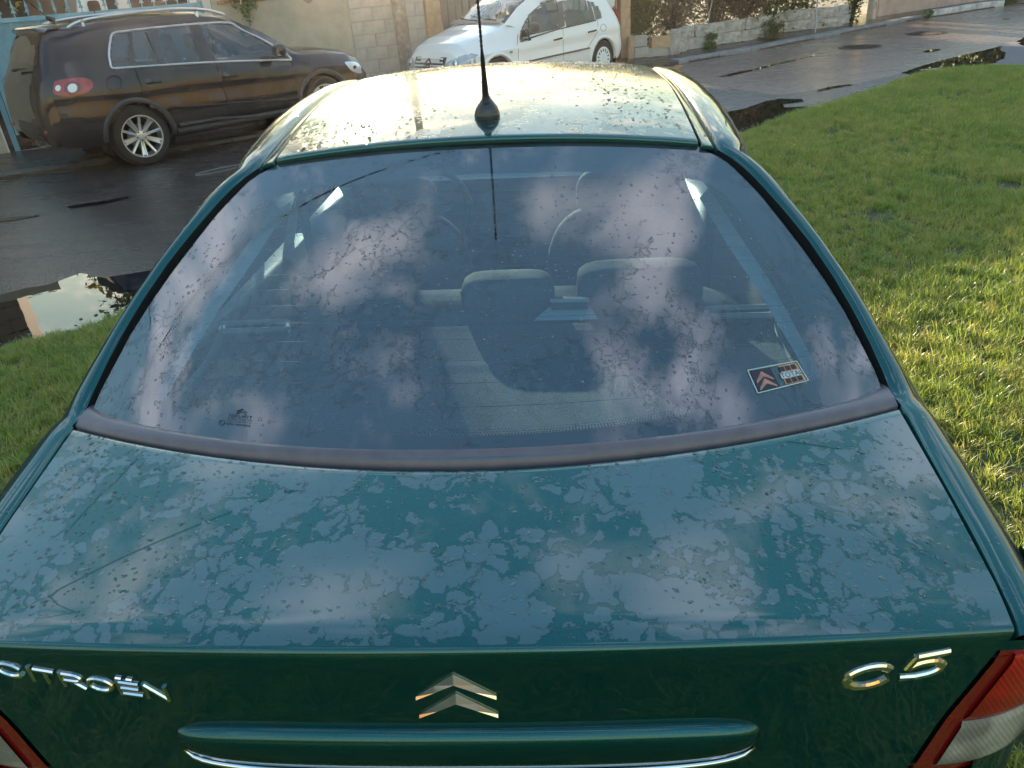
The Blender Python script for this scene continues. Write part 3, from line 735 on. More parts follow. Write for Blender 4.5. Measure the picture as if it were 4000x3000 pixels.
hl = CB(); hl.grid([[(u * .46, Y, zroof(u * .46, Y) - .05) for u in np.linspace(-1, 1, 9)] for Y in np.linspace(1.66, 2.95, 9)], flip=True); hl.build('headlining', M_trim)
# ------------------------------------------------------------------ sticker and maker's mark on the rear window
def gq(cs, h): return [gxt(*c, h) for c in cs]
def gbil(c, a, b, h):
    """a,b in 0..1 inside the four corners c (bl, br, tr, tl) given as (x,t)"""
    c = [np.array(q) for q in c]; p = (c[0] * (1 - a) + c[1] * a) * (1 - b) + (c[3] * (1 - a) + c[2] * a) * b
    return gxt(p[0], p[1], h)
SK = [(.442, .917), (.5325, .905), (.521, .842), (.434, .85)]
M_stk = glass('sticker_film', (.8, .88, .86), .05)
M_stw = mat('sticker_white', (.42, .50, .50), .5); M_std = mat('sticker_dark', (.012, .012, .025), .4)
M_stp = mat('sticker_faded', (.40, .17, .12), .5, var=.35, vscale=90); M_sto = mat('sticker_orange', (.55, .24, .10), .5, var=.3, vscale=70)
def spoly(name, pts, m_, h, parent):
    b = CB(); b.add([gbil(SK, a, c, h) for a, c in pts], [tuple(range(len(pts)))]); return b.build(name, m_, parent=parent, smooth=False)
stk = spoly('sticker', [(0, .05), (.03, 0), (.97, 0), (1, .05), (1, .95), (.97, 1), (.03, 1), (0, .95)], M_stk, .0010, rw)
b = CB()
for p, q in (((.0, .0), (1, .0)), ((1, 0), (1, 1)), ((1, 1), (0, 1)), ((0, 1), (0, 0))):
    b.tube([gbil(SK, *p, .0013), gbil(SK, *q, .0013)], .0011, 6)
b.build('sticker_edge', M_stw, parent=stk)
spoly('sticker_square', [(.03, .06), (.44, .06), (.44, .94), (.03, .94)], M_std, .0014, stk)
for zc_ in (.46, .14):
    for s0 in (-1, 1):
        spoly('sticker_chevron', [(.235, zc_ + .16), (.235, zc_ + .40), (.235 + s0 * .16, zc_ + .03), (.235 + s0 * .17, zc_ - .08)] if s0 < 0 else [(.235, zc_ + .40), (.235, zc_ + .16), (.235 + s0 * .17, zc_ - .08), (.235 + s0 * .16, zc_ + .03)], M_stp, .0017, stk)
spoly('sticker_patch', [(.56, .06), (.97, .06), (.97, .94), (.60, .94)], M_sto, .0013, stk)
spoly('sticker_stripe', [(.55, .34), (.96, .34), (.96, .60), (.55, .60)], M_stw, .0015, stk)
for i in range(3):
    for z0 in (.09, .66):
        spoly('sticker_tile', [(.59 + i * .117, z0), (.69 + i * .117, z0), (.69 + i * .117, z0 + .22), (.59 + i * .117, z0 + .22)], M_std, .0017, stk)
def gtext(s, corners, h, m_, parent, name, x0=0., x1=1., y0=0., y1=1.):
    v, f = text_geom(s, 1.0, 0.0, 0.0, 2); mn, mxx = v.min(0), v.max(0)
    b = CB(); b.add([gbil(corners, x0 + (q[0] - mn[0]) / (mxx[0] - mn[0]) * (x1 - x0), y0 + (q[1] - mn[1]) / (mxx[1] - mn[1]) * (y1 - y0), h) for q in v], f)
    return b.build(name, m_, parent=parent, smooth=False)
gtext('TOTAL', SK, .0018, M_std, stk, 'sticker_lettering', .55, .985, .36, .58)
MK = [(-.398, .957), (-.341, .957), (-.341, .905), (-.398, .905)]
M_mk = mat('window_print', (.01, .02, .03), .5)
gtext('SEKURIT', MK, .0006, M_mk, rw, 'window_marking', .22, .98, .48, .62)
gtext('SAINT-GOBAIN', MK, .0006, M_mk, rw, 'window_marking', .22, .98, .37, .44)
gtext('DOT 37 AS 2 M 133', MK, .0006, M_mk, rw, 'window_marking', .22, .98, .25, .32)
gtext('43R-000464', MK, .0006, M_mk, rw, 'window_marking', .22, .98, .08, .19)
gtext('E2', MK, .0006, M_mk, rw, 'window_marking', .05, .13, .08, .20)
b = CB(); b.tube([gbil(MK, .09 + .085 * math.cos(a), .14 + .13 * math.sin(a), .0005) for a in np.linspace(0, 2 * math.pi, 20, endpoint=False)], .0005, 4, closed=True); b.build('window_marking', M_mk, parent=rw)
for z0 in (.72, .84):
    b = CB(); b.tube([gbil(MK, .46, z0 - .06, .0005), gbil(MK, .62, z0 + .10, .0005), gbil(MK, .76, z0 - .06, .0005)], .0010, 4); b.build('window_marking', M_mk, parent=rw)
# ------------------------------------------------------------------ larger water drops standing on the panels
M_drop = NT('water_drop'); 
M_drop.p(Base_Color=(1, 1, 1, 1), Roughness=0.0, IOR=1.33); M_drop.set(M_drop.b, 'Transmission Weight', 1.0); M_drop = M_drop.m
dp = CB()
def add_drop(fn, a, c, r, el, ang):
    p = np.array(fn(a, c)); e1 = np.array(fn(a + .004, c)) - p; e2 = np.array(fn(a, c + .004)) - p
    e1 /= np.linalg.norm(e1); nrm = np.cross(e1, e2); nrm /= np.linalg.norm(nrm)
    if nrm[2] < 0: nrm = -nrm
    e2 = np.cross(nrm, e1); ca, sa = math.cos(ang), math.sin(ang)
    f1 = e1 * ca + e2 * sa; f2 = -e1 * sa + e2 * ca; n = 7; vs = []
    for rr, hh in ((1.0, -.02), (.72, .34)):
        for k in range(n):
            t_ = 2 * math.pi * k / n; j = 1 + .22 * math.sin(3 * t_ + ang * 5)
            vs.append(p + (f1 * math.cos(t_) * el + f2 * math.sin(t_)) * r * rr * j + nrm * hh * r)
    vs.append(p + nrm * .46 * r)
    fs = [(k, (k + 1) % n, n + (k + 1) % n, n + k) for k in range(n)] + [(n + k, n + (k + 1) % n, 2 * n) for k in range(n)]
    dp.add(vs, fs)
fn_lid = lambda x, Y: (x, Y, float(zlid(x, Y)) + .0003)
fn_roof = lambda x, Y: (x, Y, float(zroof(x, Y)) + .0043)
fn_gl = lambda x, t: gxt(x, t, .0004)
for k in range(2600):
    x = random.uniform(-.64, .64); Y = random.uniform(.66, 1.05)
    if lid_rear(x) + .03 < Y < lid_front(x) - .008 and random.random() < .30 + .5 * (abs(x) / .64) + .25 * (Y > .85):
        add_drop(fn_lid, x, Y, random.choice([.0011, .0014, .0017, .0022]), random.uniform(1.0, 2.4), random.gauss(.3 if x < 0 else -.4, .5))
for k in range(1600):
    t = random.uniform(.03, .96); x = random.uniform(-.62, .62)
    if abs(x) < xg_edge(t) - .02 and random.random() < .35 + .4 * (abs(x) < .3): add_drop(fn_gl, x, t, random.choice([.0010, .0013, .0017]), random.uniform(1, 1.9), random.gauss(1.2, .6))
for k in range(1500):
    x = random.uniform(-.42, .42); Y = random.uniform(1.66, 2.8)
    if random.random() < .25 + .75 * (abs(x) > .25 or Y > 2.4): add_drop(fn_roof, x, Y, random.choice([.0016, .0022, .003]), random.uniform(1, 1.8), random.uniform(0, 3))
dp.build('water_drops', M_drop, kind='stuff', fixn=False)
# ------------------------------------------------------------------ the two cars parked across the street
ST = R_(42.3)                                   # direction of the street
sdir = Vector((math.cos(ST), math.sin(ST), 0)); ndir = Vector((-sdir.y, sdir.x, 0))
ROADZ = -.05

class SideCar:
    """a parked car built round its side view: stations along x give the roof height, the half widths and the belt"""
    def __init__(s, root, mw, T, near, base_z):
        s.root = root; s.mw = mw; s.inv = mw.inverted(); s.T = T; s.near = near
        g = lambda k: (lambda v: np.interp(v, T['x'], T[k]))
        s.zt, s.wr, s.dr, s.wb, s.zb, s.wm, s.zs = [g(k) for k in ('zt', 'wr', 'dr', 'wb', 'zb', 'wm', 'zs')]
    def ring(s, x):
        zt, wr, dr, wb, zb, wm, zs = [float(f(x)) for f in (s.zt, s.wr, s.dr, s.wb, s.zb, s.wm, s.zs)]
        ze = zt - dr; zb = min(zb, ze - .01)
        P = [(0, zt), (.45 * wr, zt - .12 * dr), (.75 * wr, zt - .35 * dr), (.92 * wr, zt - .65 * dr), (wr, ze)]
        for i in range(1, 8):
            f = i / 8; P.append((wr + (wb - wr) * f + .10 * (wb - wr) * math.sin(math.pi * f), ze + (zb - ze) * f))
        P += [(wb, zb), (wb + (wm - wb) * .45, zb - (zb - zs) * .12)]
        for i in range(1, 8):
            f = i / 8; P.append((wm * (1 - .03 * max(0, f - .55)) - .012 * math.sin(math.pi * 2.2 * f), zb - (zb - zs) * (.12 + .86 * f)))
        P += [(wm - .045, zs), (wm - .16, zs - .02)]
        return P
    def yside(s, x, z):
        P = s.ring(x)[4:]; zs_ = [q[1] for q in P][::-1]; ys_ = [q[0] for q in P][::-1]
        return float(np.interp(z, zs_, ys_))
    def side(s, px, py, off=0.0):
        """pixel of the photograph -> (x, z) on the near flank"""
        y = .8; p = None
        for _ in range(6):
            p0 = s.mw @ Vector((0, s.near * y, 0)); n = (s.mw.to_3x3() @ Vector((0, 1, 0)))
            q = s.inv @ onplane(px, py, p0, n); y = s.yside(q.x, q.z)
        return (q.x, q.z)
    def pt(s, x, z, off=0.0, side=None):
        return (x, (side or s.near) * (s.yside(x, z) + off), z)
    def shell(s, name, mt, holes, wheels, wr_, parts, n=150, glassmat=None, sharp=35):
        x0, x1 = s.T['x'][0], s.T['x'][-1]
        xs = np.unique(np.concatenate([np.linspace(x0, x1, n), [q for q in s.T['x']]]))
        body = MB(); win = {k: MB() for k in parts}; sw = MB()
        R = [s.ring(x) for x in xs]; m = len(R[0])
        V = []
        for i, x in enumerate(xs):
            V.append([(x, -a, b) for a, b in reversed(R[i][1:])] + [(x, a, b) for a, b in R[i]])
        V = np.array(V); body.v = [tuple(q) for q in V.reshape(-1, 3)]; mm = V.shape[1]; flat = V.reshape(-1, 3)
        for i in range(len(xs) - 1):
            for j in range(mm - 1):
                q = (i * mm + j, (i + 1) * mm + j, (i + 1) * mm + j + 1, i * mm + j + 1); c = flat[list(q)].mean(0)
                k = abs(j + .5 - (m - 1)); 
                if k > 12 and any(math.hypot(c[0] - wx, c[2] - wz) < wr_ for wx, wz in wheels): continue
                if 4 <= k <= 13 and any(inpoly((c[0], c[2]), h) for h in holes): continue
                hit = None
                for nm, fn in parts.items():
                    if fn(c, k): hit = nm
                if hit: win[hit].add([flat[a] for a in q], [(0, 1, 2, 3)])
                else: body.f.append(q)
        # close the ends
        body.f.append(tuple(range(mm))); body.f.append(tuple((len(xs) - 1) * mm + j for j in reversed(range(mm))))
        o = body.build(name, mt, parent=s.root, sharp=sharp, fixn=False)
        for nm in win:
            if win[nm].f: win[nm].build(nm, glassmat or M_cglass, parent=s.root)
        return o
    def panel(s, name, poly, mt, off=.004, parent=None, sides=(1, -1), cuts=2):
        out = []
        for sd in sides:
            bm = bmesh.new(); vs = [bm.verts.new((x, z, 0)) for x, z in poly]; f = bm.faces.new(vs)
            bmesh.ops.triangulate(bm, faces=[f]); bmesh.ops.subdivide_edges(bm, edges=bm.edges[:], cuts=cuts, use_grid_fill=True)
            for v in bm.verts: v.co = Vector(s.pt(v.co.x, v.co.y, off, s.near * sd))
            me = D.meshes.new(name); bm.to_mesh(me); bm.free()
            out.append(link_mesh(name, me, mt, parent or s.root))
        return out
    def line(s, name, pts, r, mt, off=.002, parent=None, sides=(1, -1), n=6, closed=False, flat=None):
        out = []
        for sd in sides:
            P = []
            for (x0, z0), (x1, z1) in zip(pts[:-1], pts[1:]):
                k = max(1, int(math.hypot(x1 - x0, z1 - z0) / .06))
                P += [s.pt(x0 + (x1 - x0) * i / k, z0 + (z1 - z0) * i / k, off, s.near * sd) for i in range(k)]
            P.append(s.pt(pts[-1][0], pts[-1][1], off, s.near * sd))
            b = MB(); b.tube(P, r, n, closed=closed, flat=flat); out.append(b.build(name, mt, parent=parent or s.root))
        return out
    def arch(s, name, c, r0, r1, mt, off=.012, a0=-15, a1=195):
        for sd in (1, -1):
            rows = []
            for a in np.radians(np.linspace(a0, a1, 29)):
                row = []
                for r, o_ in ((r0, -.06), (r0, off * .6), ((r0 + r1) / 2, off), (r1, off * .4), (r1, -.01)):
                    x, z = c[0] + r * math.cos(a), c[1] + r * math.sin(a); row.append(s.pt(x, z, o_, s.near * sd))
                rows.append(row)
            b = MB(); b.grid(rows); b.build(name, mt, parent=s.root)
    def well(s, c, r):
        for sd in (1, -1):
            b = MB(); rows = []
            for a in np.radians(np.linspace(-25, 205, 25)):
                rows.append([(c[0] + r * math.cos(a), s.near * sd * y, c[1] + r * math.sin(a)) for y in (.5, s.yside(c[0], c[1] + r * .9) - .012)])
            b.grid(rows); b.add([(c[0] + r * math.cos(a), s.near * sd * .52, c[1] + r * math.sin(a)) for a in np.radians(np.linspace(0, 345, 24))], [tuple(range(24))]); b.build('wheel_well', M_gap, parent=s.root)

def spline(pts, n=6, closed=False):
    P = [np.array(q, float) for q in pts]; out = []; N = len(P)
    for i in range(N if closed else N - 1):
        p0 = P[i - 1] if (i > 0 or closed) else P[0]; p1, p2 = P[i], P[(i + 1) % N]
        p3 = P[(i + 2) % N] if (i + 2 < N or closed) else P[-1]
        for f in np.arange(n) / n:
            out.append(tuple(.5 * (2 * p1 + (p2 - p0) * f + (2 * p0 - 5 * p1 + 4 * p2 - p3) * f * f + (-p0 + 3 * p1 - 3 * p2 + p3) * f ** 3)))
    if not closed: out.append(tuple(P[-1]))
    return out

# ---- dark SUV --------------------------------------------------
p0 = G(560, 652, ROADZ) ; s0 = p0.dot(sdir); n0 = p0.dot(ndir)
suv_o = sdir * (s0 + .10) + ndir * (n0 + .925) + Vector((0, 0, ROADZ))
suv_mw = Matrix.Translation(suv_o) @ Matrix.Rotation(ST, 4, 'Z')
suv = empty('black_suv', mw=suv_mw, label='dark blue black SUV parked by the blue gate, chrome round its side windows', cat='car')
T = dict(
    x=[-1.00, -.985, -.95, -.90, -.84, -.74, -.66, -.60, -.50, 0, .6, 1.2, 1.65, 2.05, 2.40, 2.52, 2.9, 3.25, 3.42, 3.54, 3.60],
    zt=[.70, .86, 1.05, 1.16, 1.27, 1.49, 1.61, 1.645, 1.665, 1.70, 1.715, 1.685, 1.59, 1.40, 1.17, 1.11, 1.08, 1.02, .94, .80, .60],
    wr=[.60, .64, .68, .66, .64, .61, .60, .60, .60, .615, .62, .61, .60, .62, .66, .70, .72, .70, .66, .60, .50],
    dr=[.02, .02, .03, .04, .05, .06, .06, .06, .065, .07, .07, .07, .07, .07, .07, .06, .06, .06, .05, .04, .03],
    wb=[.68, .72, .76, .79, .80, .81, .815, .82, .825, .845, .85, .85, .845, .83, .82, .81, .80, .76, .72, .66, .55],
    zb=[.60, .78, .95, 1.08, 1.14, 1.15, 1.155, 1.16, 1.16, 1.13, 1.10, 1.07, 1.05, 1.03, 1.02, 1.01, .98, .93, .86, .72, .52],
    wm=[.70, .76, .82, .855, .875, .89, .90, .905, .91, .925, .905, .90, .90, .905, .915, .92, .925, .90, .84, .76, .60],
    zs=[.50, .44, .40, .38, .36, .34, .33, .33, .32, .28, .27, .27, .27, .27, .27, .27, .28, .30, .33, .38, .42])
S_ = SideCar(suv, suv_mw, T, -1, ROADZ)
M_suv = paint('suv_paint', (.0065, .0075, .013), (.01, .01, .01), wet=False, metal=.0, rough=.5)
M_clad = mat('dark_cladding', (.035, .034, .036), .55, var=.15, vscale=12)
q = lambda *ps: [S_.side(*p) for p in ps]
win_px = [(443, 266), (429, 240), (425, 205), (430, 160), (437, 135), (452, 126), (488, 121), (680, 100), (825, 89), (870, 88), (905, 92), (948, 118), (1020, 152), (1087, 190), (1118, 213), (1136, 232), (1100, 234), (825, 243), (516, 262)]
win_xz = q(*win_px)
holes = [q((446, 258), (437, 235), (434, 205), (438, 163), (445, 140), (500, 124), (500, 258)), q((522, 254), (512, 124), (735, 98), (780, 240)), q((842, 236), (775, 96), (860, 94), (905, 99), (1015, 158), (1068, 190), (1110, 228))]
RWs, FWs = (0.0, .355), (2.682, .355)
parts = {'windscreen': lambda c, k: 1.68 < c[0] < 2.42 and k < 4.2, 'rear_screen': lambda c, k: -.83 < c[0] < -.665 and k < 3.2}
S_.shell('body', M_suv, holes, [RWs, FWs], .40, parts, n=190, glassmat=M_dglass)
for c_ in (RWs, FWs):
    S_.arch('arch_trim', c_, .395, .455, M_clad); S_.well(c_, .41)
for h in holes: S_.panel('side_window', h, M_dglass, .003, cuts=1)
M_suvblk = mat('window_pillar_black', (.014, .012, .014), .3, coat=.5)
S_.panel('window_pillar', q((500, 124), (512, 123), (523, 258), (503, 259)), M_suvblk, .004)
S_.panel('window_pillar', q((735, 98), (776, 95), (842, 240), (783, 243)), M_suvblk, .004)
S_.line('window_divider', q((567, 125), (618, 250)), .016, M_suvblk, .004, flat=(1, .4))
S_.line('window_trim', spline(win_xz, 4, True), .013, M_alloy, .006, closed=False)
S_.line('window_trim', [win_xz[-1], win_xz[0]], .013, M_alloy, .006)
for pts in (((497, 122), (525, 262), (560, 375)), ((806, 92), (842, 245), (868, 330), (890, 395), (897, 480)), ((1136, 236), (1150, 290), (1165, 345), (1172, 420))):
    S_.line('door_gap', q(*pts), .006, M_gap, -.003)
S_.line('fuel_flap', spline([(S_.side(446 + 30 * math.cos(a), 325 + 29 * math.sin(a))) for a in np.linspace(0, 6.28, 14)], 2), .004, M_gap, -.001, sides=(1,))
for hx, hy, w_ in ((598, 322, 62), (898, 298, 56)):
    a, b_ = S_.side(hx - w_ / 2, hy + 2), S_.side(hx + w_ / 2, hy - 4)
    S_.panel('handle_recess', spline([(a[0] + .05 + .055 * math.cos(t), a[1] + .0 + .05 * math.sin(t)) for t in np.linspace(0, 6.0, 12)], 1), M_suvblk, .002, cuts=1)
    S_.line('door_handle', [a, b_], .014, M_suv, .022)
S_.line('side_moulding', q((668, 420), (1160, 385)), .022, M_suv, .006, flat=(1, .5))
lo_p = q((700, 488), (850, 463), (1000, 455), (1170, 425)); S_.line('sill_cladding', lo_p, .055, M_clad, -.01, flat=(1, .5))
S_.line('sill', [(.46, .33), (2.25, .33)], .05, M_clad, -.012)
# rear bumper, lamps, spoiler, plate
b = MB(); rows = []
for y in np.linspace(-.88, .88, 31):
    xo = -1.005 + .30 * (abs(y) / .88) ** 3.2
    rows.append([(xo + .04, y, .66), (xo - .005, y, .64), (xo - .02, y, .56), (xo - .015, y, .50), (xo + .03, y, .42), (xo + .12, y, .36)])
b.grid(rows, flip=True); bmp = b.build('rear_bumper', M_clad, parent=suv, sharp=40)
def wrap_lamp(name, px, mt, off, parent=None):
    return S_.panel(name, spline(q(*px), 4, True), mt, off, cuts=2, parent=parent, sides=(1, -1))
for pxs, nm, mt_, of in (([(208, 335), (215, 318), (250, 309), (310, 303), (345, 308), (362, 325), (358, 345), (335, 362), (275, 378), (212, 368)], 'tail_lamp', M_red, .012),
                     ([(248, 340), (258, 322), (285, 318), (308, 326), (313, 345), (302, 362), (272, 370), (252, 358)], 'reverse_lens', M_redd, .016),
                     ([(262, 341), (272, 328), (290, 327), (299, 338), (296, 354), (280, 361), (266, 355)], 'lamp_bulb', M_plate, .020),
                     ([(213, 343), (220, 333), (232, 334), (235, 345), (229, 355), (217, 354)], 'lamp_bulb', M_plate, .020)):
    wrap_lamp(nm, pxs, mt_, of)
b = MB(); b.box((-.96, -.62, .555), (.05, .26, .035), rz=-.28); b.build('bumper_reflector', M_red, parent=bmp)
b = MB(); b.box((-.96, .62, .555), (.05, .26, .035), rz=.28); b.build('bumper_reflector', M_red, parent=bmp)
b = MB(); rows = []
for y in np.linspace(-.60, .60, 21):
    k = (abs(y) / .6) ** 4
    rows.append([(-.45 + .0 * k, y, 1.675 - .05 * k), (-.60, y, 1.672 - .05 * k), (-.72 + .08 * k, y, 1.655 - .055 * k), (-.735 + .08 * k, y, 1.64 - .055 * k), (-.70 + .08 * k, y, 1.615 - .055 * k), (-.60, y, 1.56 - .05 * k)])
b.grid(rows); b.build('roof_spoiler', M_suv, parent=suv, sharp=40)
b = MB(); b.box((-.965, .0, .80), (.02, .52, .115), M=Matrix.Rotation(R_(-6), 3, 'Y')); pl = b.build('number_plate', M_plate, parent=suv)
v, f = text_geom('AB-123-GE', 1, 0, 0, 2); mn, mx_ = v.min(0), v.max(0)
b = MB(); b.add([(-.979 - (.8 - .76 - .08 * (c - mn[1]) / (mx_[1] - mn[1])) * .10, .24 - .48 * (a - mn[0]) / (mx_[0] - mn[0]), .762 + .078 * (c - mn[1]) / (mx_[1] - mn[1])) for a, c, _ in v], f)
b.build('plate_lettering', M_black, parent=pl, smooth=False)
b = MB(); Mb = Matrix.Translation((-.925, 0, 1.03)) @ Matrix.Rotation(R_(-98), 4, 'Y')
b.tube([tuple(Mb @ Vector((.06 * math.cos(a), .06 * math.sin(a), 0))) for a in np.linspace(0, 6.283, 24, endpoint=False)], .006, 6, closed=True)
for p_ in (((-.03, .05), (-.012, .0), (0, .03), (.012, 0), (.03, .05)), ((-.05, .02), (-.022, -.05), (0, -.01), (.022, -.05), (.05, .02))):
    b.tube([tuple(Mb @ Vector((c_, a_, 0))) for a_, c_ in p_], .005, 5)
b.build('badge', M_chrome, parent=suv)
b = MB(); b.tube([(-.93, .05, 1.21), (-.92, -.25, 1.235), (-.915, -.45, 1.24)], [.022, .016, .01], 6); b.build('wiper', M_black, parent=suv)
b = MB(); b.tube([(-.32, 0, 1.70), (-.40, 0, 1.745)], [.035, .02], 8); b.tube([(-.38, 0, 1.735), (-.62, 0, 2.02)], .006, 6); b.build('roof_aerial', M_black, parent=suv)
for sgn in (1, -1):
    b = MB(); y = sgn * .60
    P = spline([(-.38, y, 1.62), (-.25, y, 1.668), (0, y, 1.70), (.6, y, 1.722), (1.05, y, 1.712), (1.35, y, 1.67), (1.58, y, 1.60)], 6)
    b.tube(P, [.012] + [.018] * (len(P) - 2) + [.010], 8); b.tube([(-.2, y, 1.62), (-.2, y, 1.70)], .02, 6); b.tube([(1.2, y, 1.60), (1.2, y, 1.71)], .02, 6); b.build('roof_rail', M_alloy, parent=suv)
    # mirror
    b = MB(); cushion(b, (2.02, sgn * 1.03, 1.12), (.16, .24, .17), 2.6, 20); b.tube([(2.08, sgn * .86, 1.06), (2.04, sgn * .95, 1.09)], .03, 6); mo = b.build('door_mirror', M_suv, parent=suv)
    b = MB(); b.box((2.02, sgn * 1.06, 1.075), (.13, .14, .028)); b.build('mirror_indicator', M_clear, parent=mo)
# headlamp
S_.panel('headlamp', spline(q((1345, 245), (1372, 240), (1396, 246), (1410, 268), (1412, 284), (1398, 286), (1372, 276)), 3, True), M_alloy, .008, cuts=2)
for pxc in ((1383, 262),):
    S_.panel('lamp_bulb', spline(q((1377, 262), (1384, 254), (1391, 262), (1384, 270)), 3, True), M_black, .012, cuts=1)
# wheels with ten spokes
def alloy_wheel(parent, c, r, w, rr, out, nsp, MBc=MB):
    ty, M = wheel(parent, c, r, w, rr, out, cb=MBc)
    b = MBc(); b.lathe([(rr * 1.0, w * .46), (rr * 1.02, w * .52), (rr * .97, w * .52), (rr * .94, w * .44), (rr * .93, w * .05), (rr * .90, .0)], 48, M=M)
    rim = b.build('rim', M_alloy, parent=ty, fixn=True, sharp=40)
    b = MBc(); b.lathe([(rr * .93, -.02), (.001, -.02)], 32, M=M); b.build('brake_shadow', M_gap, parent=ty)
    b = MBc(); b.lathe([(.14, -.01), (.14, .01), (.07, .01), (.001, .01)], 32, M=M); b.build('brake_disc', mat('brake_disc', (.22, .21, .20), .5, .7), parent=ty)
    for k in range(nsp):
        a = 2 * math.pi * k / nsp + .12; b = MBc()
        def pr2(rad, tan, h): return tuple(M @ (Matrix.Rotation(a, 4, 'Z') @ Vector((rad, tan, h))))
        offs = ((-.024, .010), (.024, .010)) if k % 2 else ((0, .0155),)
        for o_, hw in offs:
            rows = []
            for f_ in np.linspace(0, 1, 6):
                rad = .045 + (rr * .955 - .045) * f_; tt_ = o_ * (.45 + .65 * f_); h = w * (.36 + .12 * f_ ** 2)
                rows.append([pr2(rad, tt_ - hw, h - .03), pr2(rad, tt_ - hw, h - .006), pr2(rad, tt_ - hw * .6, h), pr2(rad, tt_ + hw * .6, h), pr2(rad, tt_ + hw, h - .006), pr2(rad, tt_ + hw, h - .03)])
            b.grid(rows)
        if k % 2: b.grid([[pr2(.06 + (rr * .9 - .06) * f_, t_ * (.4 + .6 * f_), w * (.30 + .12 * f_ ** 2)) for t_ in (-.02, .02)] for f_ in np.linspace(0, 1, 5)])
        b.build('spoke', M_alloy, parent=rim, sharp=40, fixn=True)
    b = MBc(); b.lathe([(.062, w * .28), (.060, w * .37), (.034, w * .385), (.032, w * .40), (.001, w * .405)], 24, M=M); b.build('hub_cap', M_alloy, parent=rim, fixn=True, sharp=40)
    for k in range(5):
        a = 2 * math.pi * k / 5 + .12 + math.pi / 5; b = MBc(); q_ = M @ (Matrix.Rotation(a, 4, 'Z') @ Vector((.052, 0, w * .375))); b.lathe([(.009, -.006), (.009, .004), (.0, .004)], 10, M=Matrix.Translation(q_) @ M.to_3x3().to_4x4()); b.build('wheel_bolt', M_black, parent=rim)
    return ty
for wx in (0, 2.682):
    for sgn in (-1, 1):
        MB_ = MB
        t_ = empty('tmp', (0, 0, 0)); D.objects.remove(t_)
        # wheel axle lies along local Y here, so build about X in a turned helper frame
        class WB(MB):
            def build(s, name, mat, parent=None, **k):
                s.v = [(y_ + 0.0, x_, z_) for x_, y_, z_ in s.v]; s.f = [tuple(reversed(f_)) for f_ in s.f]
                return MB.build(s, name, mat, parent=parent, **k)
        alloy_wheel(suv, (sgn * .80, wx, .355), .355, .235, .248, sgn, 10, WB)
# seats and steering wheel behind the glass
for x_, y_ in ((1.15, .36), (1.15, -.36)):
    b = MB(); cushion(b, (x_, y_, .92), (.2, .48, .62), 2.6, 20); so = b.build('front_seat', M_seat, parent=suv)
    b = MB(); cushion(b, (x_ - .03, y_, 1.32), (.10, .27, .19), 3, 16); b.build('headrest', M_seat, parent=so)
b = MB(); cushion(b, (.25, 0, .92), (.2, 1.2, .6), 5, 24); b.build('rear_seat', M_seat, parent=suv)
b = MB(); Ms = Matrix.Translation((1.68, .36, 1.05)) @ Matrix.Rotation(R_(65), 4, 'Y')
b.tube([tuple(Ms @ Vector((.185 * math.cos(a), .185 * math.sin(a), 0))) for a in np.linspace(0, 6.283, 24, endpoint=False)], .016, 6, closed=True); b.tube([tuple(Ms @ Vector((-.18, 0, 0))), tuple(Ms @ Vector((.18, 0, 0)))], .02, 6); b.build('steering_wheel', M_black, parent=suv)
b = MB(); b.grid([[(x_, y_, z_) for y_ in (-.78, .78)] for x_, z_ in ((1.85, .95), (2.35, 1.02))]); b.grid([[(x_, y_, .45) for y_ in (-.78, .78)] for x_ in (-.6, 2.3)]); b.build('dashboard', M_trimd, parent=suv)

# ---- white hatchback ------------------------------------------
# its near flank lies about 9.4 m beyond the camera across the street; it faces back down the street
hb_s, hb_n = 11.33, 9.37
h_o = sdir * hb_s + ndir * (hb_n + .845) + Vector((0, 0, .03))
h_mw = Matrix.Translation(h_o) @ Matrix.Rotation(ST + math.pi, 4, 'Z')
hat = empty('white_hatchback', mw=h_mw, label='white five door hatchback facing left, parked at the kerb in front of the walls', cat='car')
T = dict(
    x=[-.66, -.645, -.60, -.54, -.46, -.34, -.20, 0, .35, .75, 1.1, 1.45, 1.8, 2.05, 2.22, 2.45, 2.75, 3.0, 3.14, 3.22, 3.27],
    zt=[.55, .74, .88, 1.08, 1.26, 1.42, 1.50, 1.535, 1.565, 1.56, 1.53, 1.46, 1.31, 1.16, 1.055, .99, .93, .85, .76, .62, .45],
    wr=[.45, .50, .52, .53, .535, .54, .545, .55, .555, .56, .555, .555, .57, .60, .64, .66, .64, .58, .50, .42, .32],
    dr=[.03, .03, .05, .06, .07, .07, .07, .07, .065, .06, .06, .06, .06, .06, .05, .05, .06, .07, .06, .05, .03],
    wb=[.55, .62, .68, .72, .74, .755, .765, .775, .785, .79, .79, .785, .775, .765, .75, .73, .70, .64, .56, .47, .36],
    zb=[.48, .68, .80, .90, .945, .95, .945, .935, .915, .895, .875, .855, .84, .83, .825, .82, .80, .74, .66, .54, .38],
    wm=[.60, .68, .75, .79, .82, .835, .845, .85, .84, .835, .835, .835, .84, .845, .85, .845, .82, .75, .66, .55, .42],
    zs=[.36, .32, .29, .27, .26, .25, .25, .24, .22, .22, .22, .22, .22, .22, .22, .22, .23, .25, .27, .29, .31])
H_ = SideCar(hat, h_mw, T, 1, ROADZ)
a_ = .4069; z3 = lambda x, y: (1600 + x * a_, y * a_)
q = lambda *ps: [H_.side(*z3(*p)) for p in ps]
hw1 = spline(q((1062, 393), (1062, 340), (1085, 260), (1150, 145), (1240, 60), (1330, 12), (1390, 8), (1412, 30), (1425, 160), (1424, 278)), 3)
